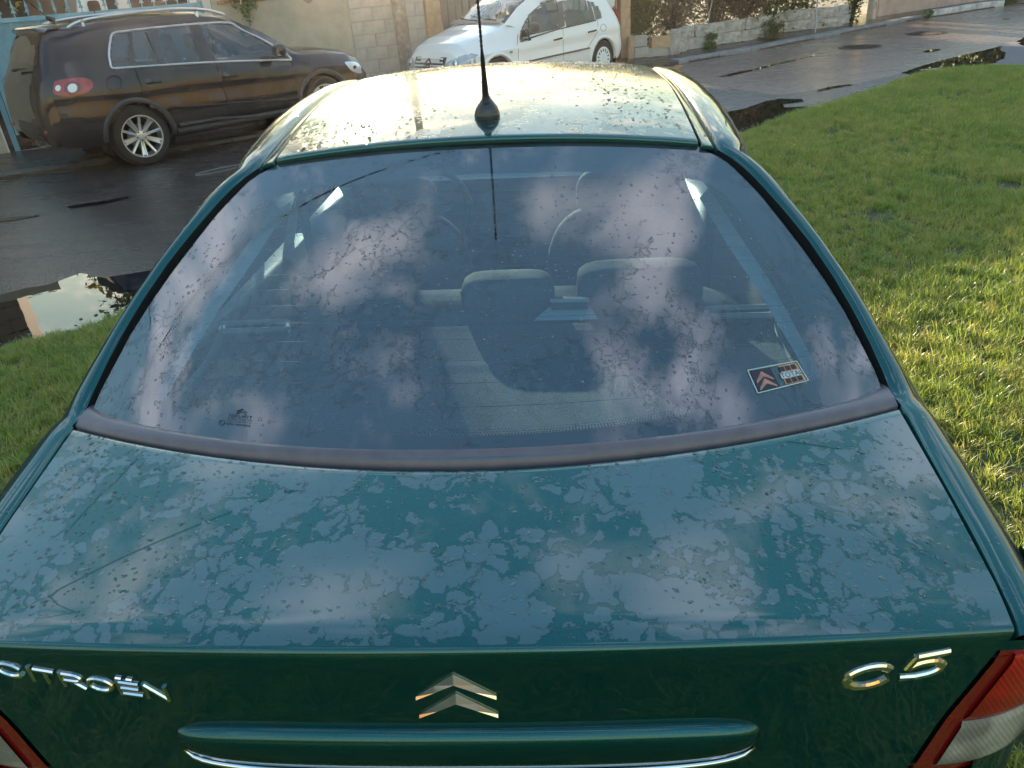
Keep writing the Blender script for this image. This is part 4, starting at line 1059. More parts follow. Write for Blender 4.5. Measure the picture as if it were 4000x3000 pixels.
hw2 = q((1496, 248), (1480, 120), (1470, -5), (1560, -22), (1650, -24), (1690, 0), (1718, 100), (1726, 204))
hw3 = spline(q((1788, 192), (1760, 90), (1735, 10), (1790, 50), (1830, 105), (1843, 150), (1825, 180)), 3, True)
RWh, FWh = (0, .30), (2.53, .30)
parts = {'windscreen': lambda c, k: 1.16 < c[0] < 2.16 and k < 4.2, 'rear_screen': lambda c, k: -.55 < c[0] < -.30 and k < 3.2}
H_.shell('body', M_white, [hw1, hw2, hw3], [RWh, FWh], .335, parts, n=180)
for h in (hw1, hw2, hw3): H_.panel('side_window', h, M_cglass, .003, cuts=1)
M_bgrey = mat('window_pillar_grey', (.09, .08, .08), .4)
H_.panel('window_pillar', q((1430, 275), (1418, 20), (1466, 5), (1490, 248)), M_bgrey, .004)
H_.panel('window_pillar', q((1730, 204), (1700, 5), (1730, 18), (1780, 192)), M_bgrey, .004)
H_.line('window_seal', hw1 + [hw1[0]], .010, M_bgrey, .004)
H_.line('window_seal', q((1060, 397), (1425, 280), (1785, 196)), .010, M_black, .005)
H_.line('window_divider', q((1135, 165), (1142, 360)), .008, M_black, .004)
for pts in (((1040, 330), (1034, 420), (1046, 600)), ((1428, 20), (1470, 260), (1475, 380), (1470, 620)), ((1805, 200), (1810, 300), (1760, 380), (1700, 470))):
    H_.line('door_gap', q(*pts), .005, M_gap, -.003)
ms = q((1075, 603), (1200, 575), (1400, 530), (1600, 487), (1718, 460)); H_.line('side_moulding', ms, .030, M_bgrey, .010, flat=(1, .45))
for hx, hy in ((1420, 375), (1748, 300)):
    a, b_ = H_.side(*z3(hx - 38, hy + 10)), H_.side(*z3(hx + 38, hy - 10)); H_.line('door_handle', [a, b_], .014, M_black, .016)
H_.line('fuel_flap', spline([H_.side(*z3(1860 + 26 * math.cos(t), 265 + 34 * math.sin(t))) for t in np.linspace(0, 6.28, 12)], 2), .004, M_bgrey, .0, sides=(1,))
H_.line('side_indicator', q((962, 502), (982, 498)), .016, M_clear, .004)
for c_ in (RWh, FWh):
    H_.arch('wheel_arch', c_, .325, .375, M_white, .02, -5, 185); H_.well(c_, .345)
# nose: lamps, grille with chevrons, bumper
def nose_pt(y, z, off=0.0):
    """front surface from the station tables: find x where the body is this wide at this height"""
    lo, hi = 2.3, 3.27
    for _ in range(30):
        m_ = (lo + hi) / 2; R = H_.ring(m_); ok = abs(y) < float(np.interp(z, [q_[1] for q_ in R][::-1], [q_[0] for q_ in R][::-1])) and z < float(H_.zt(m_)) - .02
        if ok: lo = m_
        else: hi = m_
    return (lo + off, y, z)
for i, z in enumerate((.50, .55, .60, .65)):
    b = MB(); wN = .36 - .02 * i; b.tube([nose_pt(y, z + .0, .02) for y in np.linspace(-wN, wN, 17)], .014, 6); b.build('grille_bar', M_white, parent=hat)
b = MB(); b.grid([[nose_pt(y, z, .006) for y in np.linspace(-.38, .38, 17)] for z in (.46, .53, .60, .67)]); b.build('grille', M_bgrey, parent=hat)
for z in (.60, .53):
    for sgn in (1, -1):
        b = MB(); b.tube([nose_pt(0, z + .05, .035), nose_pt(sgn * .055, z, .035), nose_pt(sgn * .10, z - .045, .035)], [.014, .013, .007], 6); b.build('badge_chevron', M_bgrey, parent=hat)
b = MB(); rows = []
for y in np.linspace(-.74, .74, 25):
    k = (abs(y) / .74) ** 2.4; xo = 3.32 - .42 * k
    rows.append([(xo - .06, y, .47), (xo, y, .455), (xo + .015, y, .40), (xo, y, .33), (xo - .06, y, .24)])
b.grid(rows); b.build('front_bumper', M_white, parent=hat)
b = MB(); b.tube([(3.335 - .42 * (abs(y) / .74) ** 2.4, y, .41) for y in np.linspace(-.7, .7, 25)], .018, 6); b.build('bumper_strip', M_bgrey, parent=hat)
M_hl = mat('headlamp_glass', (.42, .44, .47), .12, .3, coat=1)
for sgn in (1, -1):
    rows = []
    for y in np.linspace(.36, .76, 12):
        f_ = (y - .36) / .40; lo_, hi_ = .475 + .085 * f_, .575 + .16 * f_ ** .8
        if f_ > .8: hi_ -= (f_ - .8) * .3
        rows.append([nose_pt(sgn * y, lo_ + (hi_ - lo_) * g_, .012 if 0 < g_ < 1 else .0) for g_ in np.linspace(0, 1, 8)])
    b = MB(); b.grid(rows, flip=sgn < 0); ho = b.build('headlamp', M_hl, parent=hat)
    b = MB(); c_ = nose_pt(sgn * .56, .585, .02); b.lathe([(.055, 0), (.045, .012), (.001, .016)], 16, M=Matrix.Translation(c_) @ Matrix.Rotation(R_(70), 4, 'Y')); b.build('lamp_bulb', M_chrome, parent=ho)
# mirrors, lamps, wipers, wheels, seats
for sgn in (1, -1):
    b = MB(); cushion(b, (1.80, sgn * .93, .955), (.12, .20, .15), 2.6, 18); b.tube([(1.84, sgn * .78, .91), (1.82, sgn * .86, .93)], .025, 6); b.build('door_mirror', M_bgrey, parent=hat)
    b = MB(); b.tube([(-.60, sgn * .68, .78), (-.56, sgn * .69, .92), (-.47, sgn * .68, 1.08)], [.035, .05, .03], 8); b.build('tail_lamp', M_red, parent=hat)
b = MB(); b.tube([(2.17, .45, 1.10), (2.10, .05, 1.12), (2.02, -.30, 1.16)], .012, 6); b.tube([(2.17, 0, 1.10), (2.12, -.3, 1.11), (2.06, -.52, 1.13)], .012, 6); b.build('wiper', M_black, parent=hat)
b = MB(); b.grid([[(x_, y_, z_) for y_ in np.linspace(-.60, .60, 9)] for x_, z_ in ((2.24, 1.062), (2.12, 1.115))]); b.build('cowl', M_bgrey, parent=hat)
b = MB(); rows = []
for y in np.linspace(-.80, .80, 25):
    k = (abs(y) / .80) ** 3; xo = -.70 + .26 * k
    rows.append([(xo + .05, y, .64), (xo - .01, y, .61), (xo - .02, y, .50), (xo, y, .36), (xo + .1, y, .27)])
b.grid(rows, flip=True); b.build('rear_bumper', M_white, parent=hat)
for wx in (0, 2.53):
    for sgn in (-1, 1):
        class WB(MB):
            def build(s, name, mat, parent=None, **k):
                s.v = [(y_, x_, z_) for x_, y_, z_ in s.v]; s.f = [tuple(reversed(f_)) for f_ in s.f]
                return MB.build(s, name, mat, parent=parent, **k)
        ty, M = wheel(hat, (sgn * .745, wx, .30), .30, .18, .19, sgn, cb=WB)
        b = WB(); b.lathe([(.19, .05), (.188, .088), (.165, .095), (.155, .085), (.11, .085), (.10, .098), (.05, .103), (.001, .103)], 40, M=M); cv_ = b.build('wheel_cover', M_plate, parent=ty, fixn=True, sharp=35)
        for k in range(14):
            a = 2 * math.pi * k / 14; b = WB(); b.box(M @ (Matrix.Rotation(a, 4, 'Z') @ Vector((.133, 0, .086))), (.045, .018, .006), M=M.to_3x3() @ Matrix.Rotation(a, 3, 'Z')); b.build('cover_slot', M_gap, parent=cv_, smooth=False)
for x_, y_ in ((1.05, .34), (1.05, -.34)):
    b = MB(); cushion(b, (x_, y_, .80), (.18, .46, .6), 2.6, 20); so = b.build('front_seat', M_seat, parent=hat)
    b = MB(); cushion(b, (x_ - .03, y_, 1.18), (.10, .25, .17), 3, 16); b.build('headrest', M_seat, parent=so)
b = MB(); cushion(b, (.2, 0, .80), (.18, 1.15, .6), 5, 24); b.build('rear_seat', M_seat, parent=hat)
b = MB(); b.grid([[(x_, y_, z_) for y_ in (-.70, .70)] for x_, z_ in ((1.55, .80), (1.62, .88), (2.15, 1.02))]); b.grid([[(x_, y_, .38) for y_ in (-.72, .72)] for x_ in (-.5, 2.1)]); b.build('dashboard', M_trimd, parent=hat)
# ------------------------------------------------------------------ road, lawn, pavements, puddles
from mathutils.geometry import delaunay_2d_cdt
def asphalt(name, col, streak=True, wet=.5):
    t = NT(name); p_ = t.pos()
    g1 = t.noise(p_, 120, 3, .7); g2 = t.noise(p_, 1.1, 4, .6)
    sp_ = t.noise(t.pos(scale=(.35, 2.6, 1), rot=(0, 0, -ST)), 1.6, 5, .65, .3)
    v = t.math('ADD', t.math('MULTIPLY', g1, .55), t.math('MULTIPLY', sp_, .5))
    base = t.ramp(v, [(.30, tuple(x * .45 for x in col)), (.55, col), (.80, tuple(x * 1.9 for x in col))])
    spk = t.ramp(t.noise(p_, 260, 1, .5), [(.70, 0), (.76, 1)])
    base = t.mix(t.math('MULTIPLY', spk, .35), base, (.30, .27, .25))
    w_ = t.ramp(t.math('ADD', t.math('MULTIPLY', sp_, .7), t.math('MULTIPLY', g2, .5)), [(.40, .34), (.62, .24), (.74, .15)])
    t.p(Base_Color=base, Roughness=w_)
    vo = t.n('ShaderNodeTexVoronoi', {'Vector': p_, 'Scale': 75.0}).outputs['Distance']
    t.p(Normal=t.bump(t.math('ADD', t.math('MULTIPLY', vo, .6), t.math('MULTIPLY', t.noise(p_, 22, 4, .6), .9)), .45, .010))
    return t.m
M_road = asphalt('wet_asphalt', (.064, .048, .042))
M_pave = asphalt('pavement_asphalt', (.028, .024, .023))
M_gravel = mat('gravel', (.16, .14, .15), .85, var=.5, vscale=60, bump=.8, bscale=90)
M_kerb = mat('kerb_concrete', (.21, .21, .22), .55, var=.3, vscale=9, bump=.4, bscale=60)
b = MB(); R = 420; b.v = [(R * math.cos(a), R * math.sin(a), ROADZ - .012) for a in np.linspace(0, 2 * math.pi, 49)[:-1]]; b.f = [tuple(range(48))]
b.build('ground', mat('far_ground', (.05, .055, .035), .9, var=.4, vscale=.05), kind='structure', smooth=False)
b = MB(); b.add([sdir * -40 + ndir * -2 + Vector((0, 0, ROADZ)), sdir * 90 + ndir * -2 + Vector((0, 0, ROADZ)), sdir * 90 + ndir * 13.5 + Vector((0, 0, ROADZ)), sdir * -40 + ndir * 13.5 + Vector((0, 0, ROADZ))], [(0, 1, 2, 3)])
b.build('road', M_road, kind='structure', smooth=False)
M_sheenroad = asphalt('sheen_asphalt', (.25, .175, .15))  # right stretch in paler pink; sky sheen and glare put into the colour
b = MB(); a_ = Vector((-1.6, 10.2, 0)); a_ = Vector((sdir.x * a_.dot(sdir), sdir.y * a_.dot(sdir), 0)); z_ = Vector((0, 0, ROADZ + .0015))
b.add([a_ + ndir * 4.6 + z_, a_ + sdir * 80 + ndir * 4.6 + z_, a_ + sdir * 80 + ndir * 12 + z_, a_ + sdir * 2 + ndir * 12 + z_], [(0, 1, 2, 3)]); b.build('sheen_road', M_sheenroad, kind='structure', smooth=False)
# lawn outline: its street edge is read off the photograph, the rest lies outside the frame
edge_px = [(0, 1350), (145, 1316), (289, 1277), (453, 1224), (520, 1190)]
eL = [G(x, y, -.03).xy for x, y in edge_px]
edge_px2 = [(2899, 516), (3015, 472), (3167, 425), (3413, 346), (3586, 291), (3702, 273), (3780, 268), (3904, 262), (4000, 262)]
eR = [G(x, y, -.03).xy for x, y in edge_px2]
d0 = (eL[0] - eL[1]).normalized()
edge = [eL[0] + d0 * 9] + eL + [eL[-1].lerp(eR[0], f) for f in np.linspace(.1, .9, 8)] + eR
edge = [Vector(e) for e in edge]
dl = (eR[-1] - eR[-2]).normalized()
outer = [eR[-1] + Vector((3.0, 1.2)), eR[-1] + Vector((9, 1.0)), Vector((26, 8)), Vector((22, -14)), Vector((-14, -14))]
poly = edge + outer
rp_ = random.Random(3)
def rough_edge(pts, amp, n):
    out = []
    for p, q_ in zip(pts[:-1], pts[1:]):
        k = max(1, int((q_ - p).length / n))
        for i in range(k):
            c = p.lerp(q_, i / k); out.append(c + Vector((rp_.gauss(0, amp), rp_.gauss(0, amp))))
    out.append(pts[-1]); return out
edge_r = rough_edge(edge, .022, .12); poly = edge_r + outer; NP = len(poly)
polyl = [tuple(p) for p in poly]
pts = list(polyl)
for _ in range(5200):
    x, y = rp_.uniform(-13, 20), rp_.uniform(-10, 13.5)
    if inpoly((x, y), polyl): pts.append((x, y))
vv, ee, ff, _, _, _ = delaunay_2d_cdt([Vector(p) for p in pts], [(i, (i + 1) % NP) for i in range(NP)], [], 1, 1e-6)
E_arr = np.array([tuple(p) for p in edge_r])
def lawn_z(x, y):
    d = np.min(np.hypot(E_arr[:, 0] - x, E_arr[:, 1] - y))
    k = min(1, d / .35); k = k * k * (3 - 2 * k)
    return ROADZ + .004 + (-ROADZ - .006) * k + .014 * k * math.sin(x * 2.3 + 1.1 * math.sin(y * 1.7)) * math.cos(y * 1.9 + .7 * math.sin(x * 1.3))
b = MB(); b.v = [(v.x, v.y, lawn_z(v.x, v.y)) for v in vv]; b.f = [tuple(f) for f in ff]
M_soil = mat('lawn_soil', (.045, .050, .018), .95, var=.45, vscale=7, bump=.5, bscale=50)
b.build('lawn', M_soil, kind='structure')
# grass blades: a set of tufts scattered over the lawn
def grass_mat(name, lo, hi, dry):
    t = NT(name); t.t.nodes.remove(t.b)
    oi = t.n('ShaderNodeObjectInfo').outputs['Random']
    big = t.noise(t.pos(), .9, 3, .6)
    f = t.math('ADD', t.math('MULTIPLY', oi, .55), t.math('MULTIPLY', big, .6))
    c = t.ramp(f, [(.22, lo), (.56, hi), (.80, dry)])
    geo = t.n('ShaderNodeNewGeometry')
    df = t.n('ShaderNodeBsdfDiffuse', {'Color': c}); tl = t.n('ShaderNodeBsdfTranslucent', {'Color': t.mix(.5, c, hi)})
    gl = t.n('ShaderNodeBsdfGlossy', {'Color': (1, 1, 1, 1), 'Roughness': .38})
    m1 = t.n('ShaderNodeMixShader', {0: .5, 1: df.outputs[0], 2: tl.outputs[0]})
    m2 = t.n('ShaderNodeMixShader', {0: .05, 1: m1.outputs[0], 2: gl.outputs[0]})
    t.t.links.new(m2.outputs[0], t.out.inputs[0]); return t.m
M_grass = grass_mat('grass_blade', (.10, .185, .020), (.30, .38, .048), (.50, .40, .10))
tufts = D.collections.new('grass_tufts')
for k in range(7):
    rr = random.Random(k); b = MB(); nb = 34 if k < 5 else 22
    for _ in range(nb):
        a = rr.uniform(0, 6.28); r0 = rr.uniform(0, .045); L = rr.uniform(.030, .075) * (1 if k < 5 else .8); w = rr.uniform(.0012, .0022)
        la = rr.uniform(0, 6.28); lean = rr.uniform(.1, .95) * (1 if rr.random() < .8 else 1.5)
        p = Vector((r0 * math.cos(a), r0 * math.sin(a), -.006)); dr = Vector((math.cos(la), math.sin(la), 0)); sd_ = Vector((-dr.y, dr.x, 0)); row = []
        for i in range(4):
            f = i / 3; q_ = p + Vector((0, 0, L * (f - .28 * lean * f * f))) + dr * (L * lean * f * f); ww = w * (1 - f) ** .6
            row.append((tuple(q_ - sd_ * ww), tuple(q_ + sd_ * ww)))
        b.grid(row)
    me = D.meshes.new('grass_tuft'); me.from_pydata(b.v, [], b.f); me.materials.append(M_grass); tufts.objects.link(D.objects.new('grass_tuft', me))
def in_view(x, y, z=0.0, m=120):
    d = Vector((x, y, z - CAM_H)); k = d.dot(_fw)
    if k < .2: return False
    px = 2000 + 3000 * d.dot(_rt) / k; py = 1500 - 3000 * d.dot(_up) / k
    return -m < px < 4000 + m and -m < py < 3000 + m
carinv = _mw.inverted()
P_, Rt_, Sc_ = [], [], []
gr = random.Random(11)
def scatter(n, x0, x1, y0, y1, dens):
    for _ in range(n):
        x, y = gr.uniform(x0, x1), gr.uniform(y0, y1)
        if not inpoly((x, y), polyl): continue
        l = carinv @ Vector((x, y, 0))
        if abs(l.x) < .70 and -2.2 < l.y < 2.3: continue
        vis = in_view(x, y); d = math.hypot(x, y)
        p = dens(d, vis)
        if gr.random() > p: continue
        bare = math.sin(x * 3.1 + 2) * math.sin(y * 2.7 + x) + .5 * math.sin(x * 7.3) * math.sin(y * 6.1)
        if bare > .95 and gr.random() < .7: continue
        de = np.min(np.hypot(E_arr[:, 0] - x, E_arr[:, 1] - y))
        if de < .05 and gr.random() < .6: continue
        P_.append((x, y, lawn_z(x, y))); Rt_.append((gr.gauss(0, .12), gr.gauss(0, .12), gr.uniform(0, 6.28)))
        Sc_.append(gr.uniform(.75, 1.25) * (1 + .25 * math.sin(x * 1.7 + 1) * math.sin(y * 1.4)) * (.72 if de < .15 else 1) * (1.0 if d < 6 else 1.0 + (d - 6) * .06))
scatter(90000, .4, 12, .5, 13.3, lambda d, v: (1.0 if d < 7 else .75) if v else .02)
scatter(16000, -5, -.5, 1, 5.6, lambda d, v: 1.0 if v else .1)
scatter(14000, -4, 5, -5, 1.2, lambda d, v: 1.0 if v else .35)
scatter(7000, -2, 2.2, -2.2, .7, lambda d, v: 1.0)
me = D.meshes.new('grass'); me.from_pydata(P_, [], [])
at = me.attributes.new('rt', 'FLOAT_VECTOR', 'POINT'); at.data.foreach_set('vector', np.array(Rt_, np.float32).ravel())
at = me.attributes.new('sc', 'FLOAT', 'POINT'); at.data.foreach_set('value', np.array(Sc_, np.float32))
grass = D.objects.new('grass', me); COL.objects.link(grass); setp(grass, kind='stuff', label='short wet lawn grass, yellow green, around the green saloon')
ng = D.node_groups.new('grass_scatter', 'GeometryNodeTree')
ng.interface.new_socket('Geometry', in_out='INPUT', socket_type='NodeSocketGeometry'); ng.interface.new_socket('Geometry', in_out='OUTPUT', socket_type='NodeSocketGeometry')
gi = ng.nodes.new('NodeGroupInput'); go = ng.nodes.new('NodeGroupOutput')
m2p = ng.nodes.new('GeometryNodeMeshToPoints'); ci = ng.nodes.new('GeometryNodeCollectionInfo'); ci.inputs['Collection'].default_value = tufts; ci.inputs['Separate Children'].default_value = True; ci.inputs['Reset Children'].default_value = True
ip = ng.nodes.new('GeometryNodeInstanceOnPoints'); ip.inputs['Pick Instance'].default_value = True
a1 = ng.nodes.new('GeometryNodeInputNamedAttribute'); a1.data_type = 'FLOAT_VECTOR'; a1.inputs['Name'].default_value = 'rt'
a2 = ng.nodes.new('GeometryNodeInputNamedAttribute'); a2.data_type = 'FLOAT'; a2.inputs['Name'].default_value = 'sc'
e2r = ng.nodes.new('FunctionNodeEulerToRotation')
L_ = ng.links.new
L_(gi.outputs[0], m2p.inputs['Mesh']); L_(m2p.outputs[0], ip.inputs['Points']); L_(ci.outputs[0], ip.inputs['Instance'])
L_(a1.outputs['Attribute'], e2r.inputs[0]); L_(e2r.outputs[0], ip.inputs['Rotation']); L_(a2.outputs['Attribute'], ip.inputs['Scale']); L_(ip.outputs[0], go.inputs[0])
mod = grass.modifiers.new('scatter', 'NODES'); mod.node_group = ng
# verge of stones along the lawn edge
b = MB(); rs_ = random.Random(5)
for p in rough_edge(edge, .05, .05):
    for _ in range(2):
        x, y = p.x + rs_.gauss(.0, .06), p.y + rs_.gauss(.03, .06)
        if not in_view(x, y): continue
        s_ = rs_.uniform(.006, .017); b.box((x, y, ROADZ + s_ * .4), (s_ * 1.4, s_, s_), rz=rs_.uniform(0, 3))
b.build('pebbles', M_gravel, kind='stuff', smooth=False)
# water
tW = NT('puddle_water'); tW.p(Base_Color=(.012, .011, .009, 1), Roughness=.01, IOR=1.34)
tW.p(Normal=tW.bump(tW.noise(tW.pos(), 9, 2, .5), .02, .01)); M_water = tW.m
M_water.node_tree.nodes['Principled BSDF'].inputs['Specular IOR Level'].default_value = .75
def puddle(px, z=ROADZ + .007, label=None, amp=.012):
    P0 = [G(x, y, z).xy for x, y in px]; P0 = [Vector(p) for p in P0]
    P1 = rough_edge(P0 + [P0[0]], amp, .09)[:-1]
    b = MB(); b.v = [(p.x, p.y, z) for p in P1]; b.f = [tuple(range(len(P1)))]
    o = b.build('puddle', M_water, kind='structure', smooth=False)
    bm = bmesh.new(); bm.from_mesh(o.data); bmesh.ops.triangulate(bm, faces=bm.faces[:]); 
    for f in bm.faces:
        if f.normal.z < 0: f.normal_flip()
    bm.to_mesh(o.data); bm.free(); return o
puddle([(-260, 1230), (-100, 1178), (0, 1150), (96, 1128), (180, 1112), (241, 1095), (318, 1064), (345, 1070), (328, 1086), (420, 1082), (520, 1066), (610, 1050), (600, 1130), (520, 1215), (453, 1240), (289, 1292), (145, 1330), (0, 1362), (-200, 1410)])
puddle([(2810, 442), (2900, 425), (2990, 395), (3040, 385), (3135, 386), (3140, 396), (3060, 408), (3065, 420), (3160, 414), (3150, 424), (3060, 452), (3000, 480), (2900, 517), (2860, 500)])
puddle([(3520, 284), (3590, 262), (3640, 246), (3760, 215), (3870, 190), (3915, 180), (3905, 195), (3930, 205), (3920, 228), (3890, 243), (3800, 258), (3690, 268), (3670, 262), (3590, 270), (3600, 276), (3670, 270), (3650, 278), (3560, 291)])
puddle([(3190, 354), (3230, 340), (3320, 329), (3328, 333), (3260, 344), (3200, 357)], amp=.006)
puddle([(2800, 300), (2860, 285), (2950, 268), (3000, 255), (3100, 233), (3150, 222), (3195, 210), (3190, 214), (3120, 232), (3020, 256), (2940, 276), (2850, 297)], amp=.01)
puddle([(3605, 201), (3640, 192), (3672, 190), (3675, 195), (3640, 203), (3612, 204)], amp=.005)
puddle([(3975, 158), (4010, 143), (4060, 140), (4060, 180), (4000, 178), (3980, 168)], amp=.02)
puddle([(3910, 74), (3930, 70), (3950, 70), (3935, 76)], amp=.01)
puddle([(0, 852), (60, 845), (150, 838), (160, 842), (60, 858), (0, 866)], amp=.01)
puddle([(260, 806), (380, 788), (510, 765), (500, 775), (380, 800), (280, 812)], amp=.008)
# gravel verge and paler old asphalt beside the lawn on the right
def sheet(name, px, z, mt, **k):
    P0 = [G(x, y, z) for x, y in px]; b = MB(); b.v = [tuple(p) for p in P0]; b.f = [tuple(range(len(P0)))]
    if (P0[1] - P0[0]).cross(P0[2] - P0[1]).z < 0: b.f = [tuple(reversed(b.f[0]))]
    return b.build(name, mt, smooth=False, kind='structure', **k)
M_old = asphalt('old_asphalt', (.10, .095, .105))
sheet('road_patch', [(2700, 352), (2860, 345), (2960, 362), (3030, 372), (3180, 352), (3330, 328), (3480, 297), (3620, 262), (3600, 290), (3420, 345), (3170, 424), (2900, 516), (2760, 470)], ROADZ + .0035, M_old)
sheet('gravel_path', [(3900, 176), (4200, 110), (4400, 180), (4300, 300), (4000, 268), (3905, 262), (3890, 243)], ROADZ + .003, M_gravel)
# manhole covers
for (x, y), lb in (((3360, 183), 'round iron manhole cover in the road, nearer the wall end of the white kerb'), ((3617, 130), 'round iron manhole cover further up the road by the kerb')):
    c = G(x, y, ROADZ + .004); o = empty('manhole_cover', c, label=lb, cat='manhole cover', group='manhole covers in the road')
    b = MB(); b.lathe([(.42, 0), (.42, .006), (.36, .008), (.355, .004), (.001, .004)], 32); b.build('cover_rim', mat('iron', (.035, .032, .03), .35, .5), parent=o)
    b = MB()
    for i in range(-4, 5):
        for j in range(-4, 5):
            if i * i + j * j < 19: b.box((i * .075, j * .075, .006), (.045, .045, .006))
    b.build('cover_stud', mat('iron_stud', (.04, .036, .034), .35, .5), parent=o, smooth=False, kind='stuff')
# painted ring on the road near the SUV
b = MB(); c = G(865, 662, ROADZ + .002); b.tube([c + sdir * (.32 * math.cos(a)) + ndir * (.10 * math.sin(a)) for a in np.linspace(.4, 5.6, 30)], .006, 5); tag_ring = b.build('rope_loop', mat('pale_cord', (.22, .20, .18), .8), label='thin pale loop lying on the road by the SUV', cat='loop')
# ------------------------------------------------------------------ gates and walls across the street
WA = Vector((-6.946, 11.787, 0)); WD = Vector((math.cos(R_(31.54)), math.sin(R_(31.54)), 0)); WN = Vector((-WD.y, WD.x, 0)); WZ = R_(31.54)
def WP(w, z=0.0, off=0.0): return WA + WD * w + WN * off + Vector((0, 0, z))
def wmw(w, off=0.0, z=ROADZ):
    return Matrix.Translation(WP(w, z, off)) @ Matrix.Rotation(WZ, 4, 'Z')
# every wall frame: local x along the wall, y away from the street, z up from the pavement
M_gate = mat('gate_blue', (.17, .36, .45), .38, var=.12, vscale=6, coat=.25)
M_gated = mat('gate_blue_dark', (.13, .29, .37), .4)
M_rend = mat('render_beige', (.40, .35, .27), .9, var=.14, vscale=3, bump=.3, bscale=40)
M_block = mat('grey_block', (.42, .38, .33), .9, var=.16, vscale=5, bump=.5, bscale=50)
M_block2 = mat('orange_block', (.52, .33, .20), .9, var=.16, vscale=5, bump=.5, bscale=50)
M_mort = mat('mortar', (.34, .31, .27), .95, bump=.4, bscale=60)
M_stone = mat('old_render', (.42, .37, .33), .95, var=.4, vscale=6, bump=.9, bscale=30)
M_corr = mat('grey_gate_sheet', (.17, .155, .14), .5, var=.1, vscale=4)
M_redpost = mat('oxide_red', (.17, .065, .05), .55, var=.2, vscale=9)
M_wood = mat('weathered_pole', (.15, .125, .10), .85, var=.35, vscale=14, bump=.5, bscale=50)
M_conc = mat('pole_concrete', (.40, .36, .31), .85, var=.2, vscale=8, bump=.4, bscale=50)
# pavement along the walls and its kerb
b = MB()
kl = [G(-700, 800, ROADZ), G(0, 704, ROADZ), G(300, 655, ROADZ)]
k_dir = (kl[2] - kl[1]).normalized()
kerbL = [kl[1] - k_dir * 8, kl[1], kl[2], kl[2] + k_dir * 2.0, Vector((.2, 14.2, ROADZ)), G(2651, 252, ROADZ)]
kerbR = [G(x, y, ROADZ) for x, y in ((2651, 252), (2960, 199), (3110, 168), (3250, 143), (3370, 118), (3480, 98), (3600, 74))]
back = [WP(-9, ROADZ, .4), WP(11.9, ROADZ, .4), G(2614, 216, ROADZ) + Vector((0, .4, 0)), G(3330, 80, ROADZ) + Vector((-.3, .6, 0)), G(3800, 6, ROADZ) + Vector((-.3, 1, 0)), Vector((40, 36, ROADZ))]
front = kerbL + kerbR[1:] + [G(3700, 60, ROADZ), G(3923, 24, ROADZ), Vector((42, 34, ROADZ))]
def strip(front, back, dz):
    def res(P, n):
        d = [0]; 
        for p, q_ in zip(P[:-1], P[1:]): d.append(d[-1] + (q_ - p).length)
        out = []
        for t in np.linspace(0, d[-1], n):
            i = max(0, min(len(P) - 2, int(np.searchsorted(d, t)) - 1)); out.append(P[i].lerp(P[i + 1], (t - d[i]) / max(1e-6, d[i + 1] - d[i])))
        return out
    b = MB(); f, k = res(front, 60), res(back, 60); b.grid([[tuple(p + Vector((0, 0, .0))), tuple(p + Vector((0, 0, dz))), tuple(q_ + Vector((0, 0, dz)))] for p, q_ in zip(f, k)]); return b
strip(front, back, .035).build('pavement', M_pave, kind='structure', smooth=False, fixn=True)
def kerb(name, P, w, h, L, mt, jit=.0):
    o = empty(name, (0, 0, 0), kind='structure'); acc = []
    for p, q_ in zip(P[:-1], P[1:]):
        d = q_ - p; n = max(1, round(d.length / L)); nr = Vector((-d.y, d.x, 0)).normalized()
        for i in range(n):
            c = p + d * ((i + .5) / n) + nr * w / 2 + Vector((0, 0, h / 2)); a = math.atan2(d.y, d.x) + rp_.gauss(0, jit)
            bb = MB(); bb.box((0, 0, 0), (d.length / n - .012, w * (1 + rp_.gauss(0, jit)), h)); k = bb.build('kerb_stone', mt, parent=o, smooth=False)
            k.location = c + nr * rp_.gauss(0, jit * .3); k.rotation_euler = (0, 0, a); bevel(k, .012, 2)
kerb('kerb', kerbR, .26, .085, 1.0, M_kerb)
kerb('gutter', [kerbL[0], kerbL[1], kerbL[2], kerbL[3], kerbL[4]], .22, .055, 1.0, mat('gutter_concrete', (.075, .068, .062), .5, var=.3, vscale=9, bump=.5, bscale=60))
kerb('white_kerb', [G(x, y, ROADZ) for x, y in ((3641, 68), (3730, 55), (3800, 42), (3870, 32), (3923, 26))], .25, .16, .8, mat('white_kerb', (.50, .46, .44), .8, var=.45, vscale=5, bump=.6, bscale=40), .02)
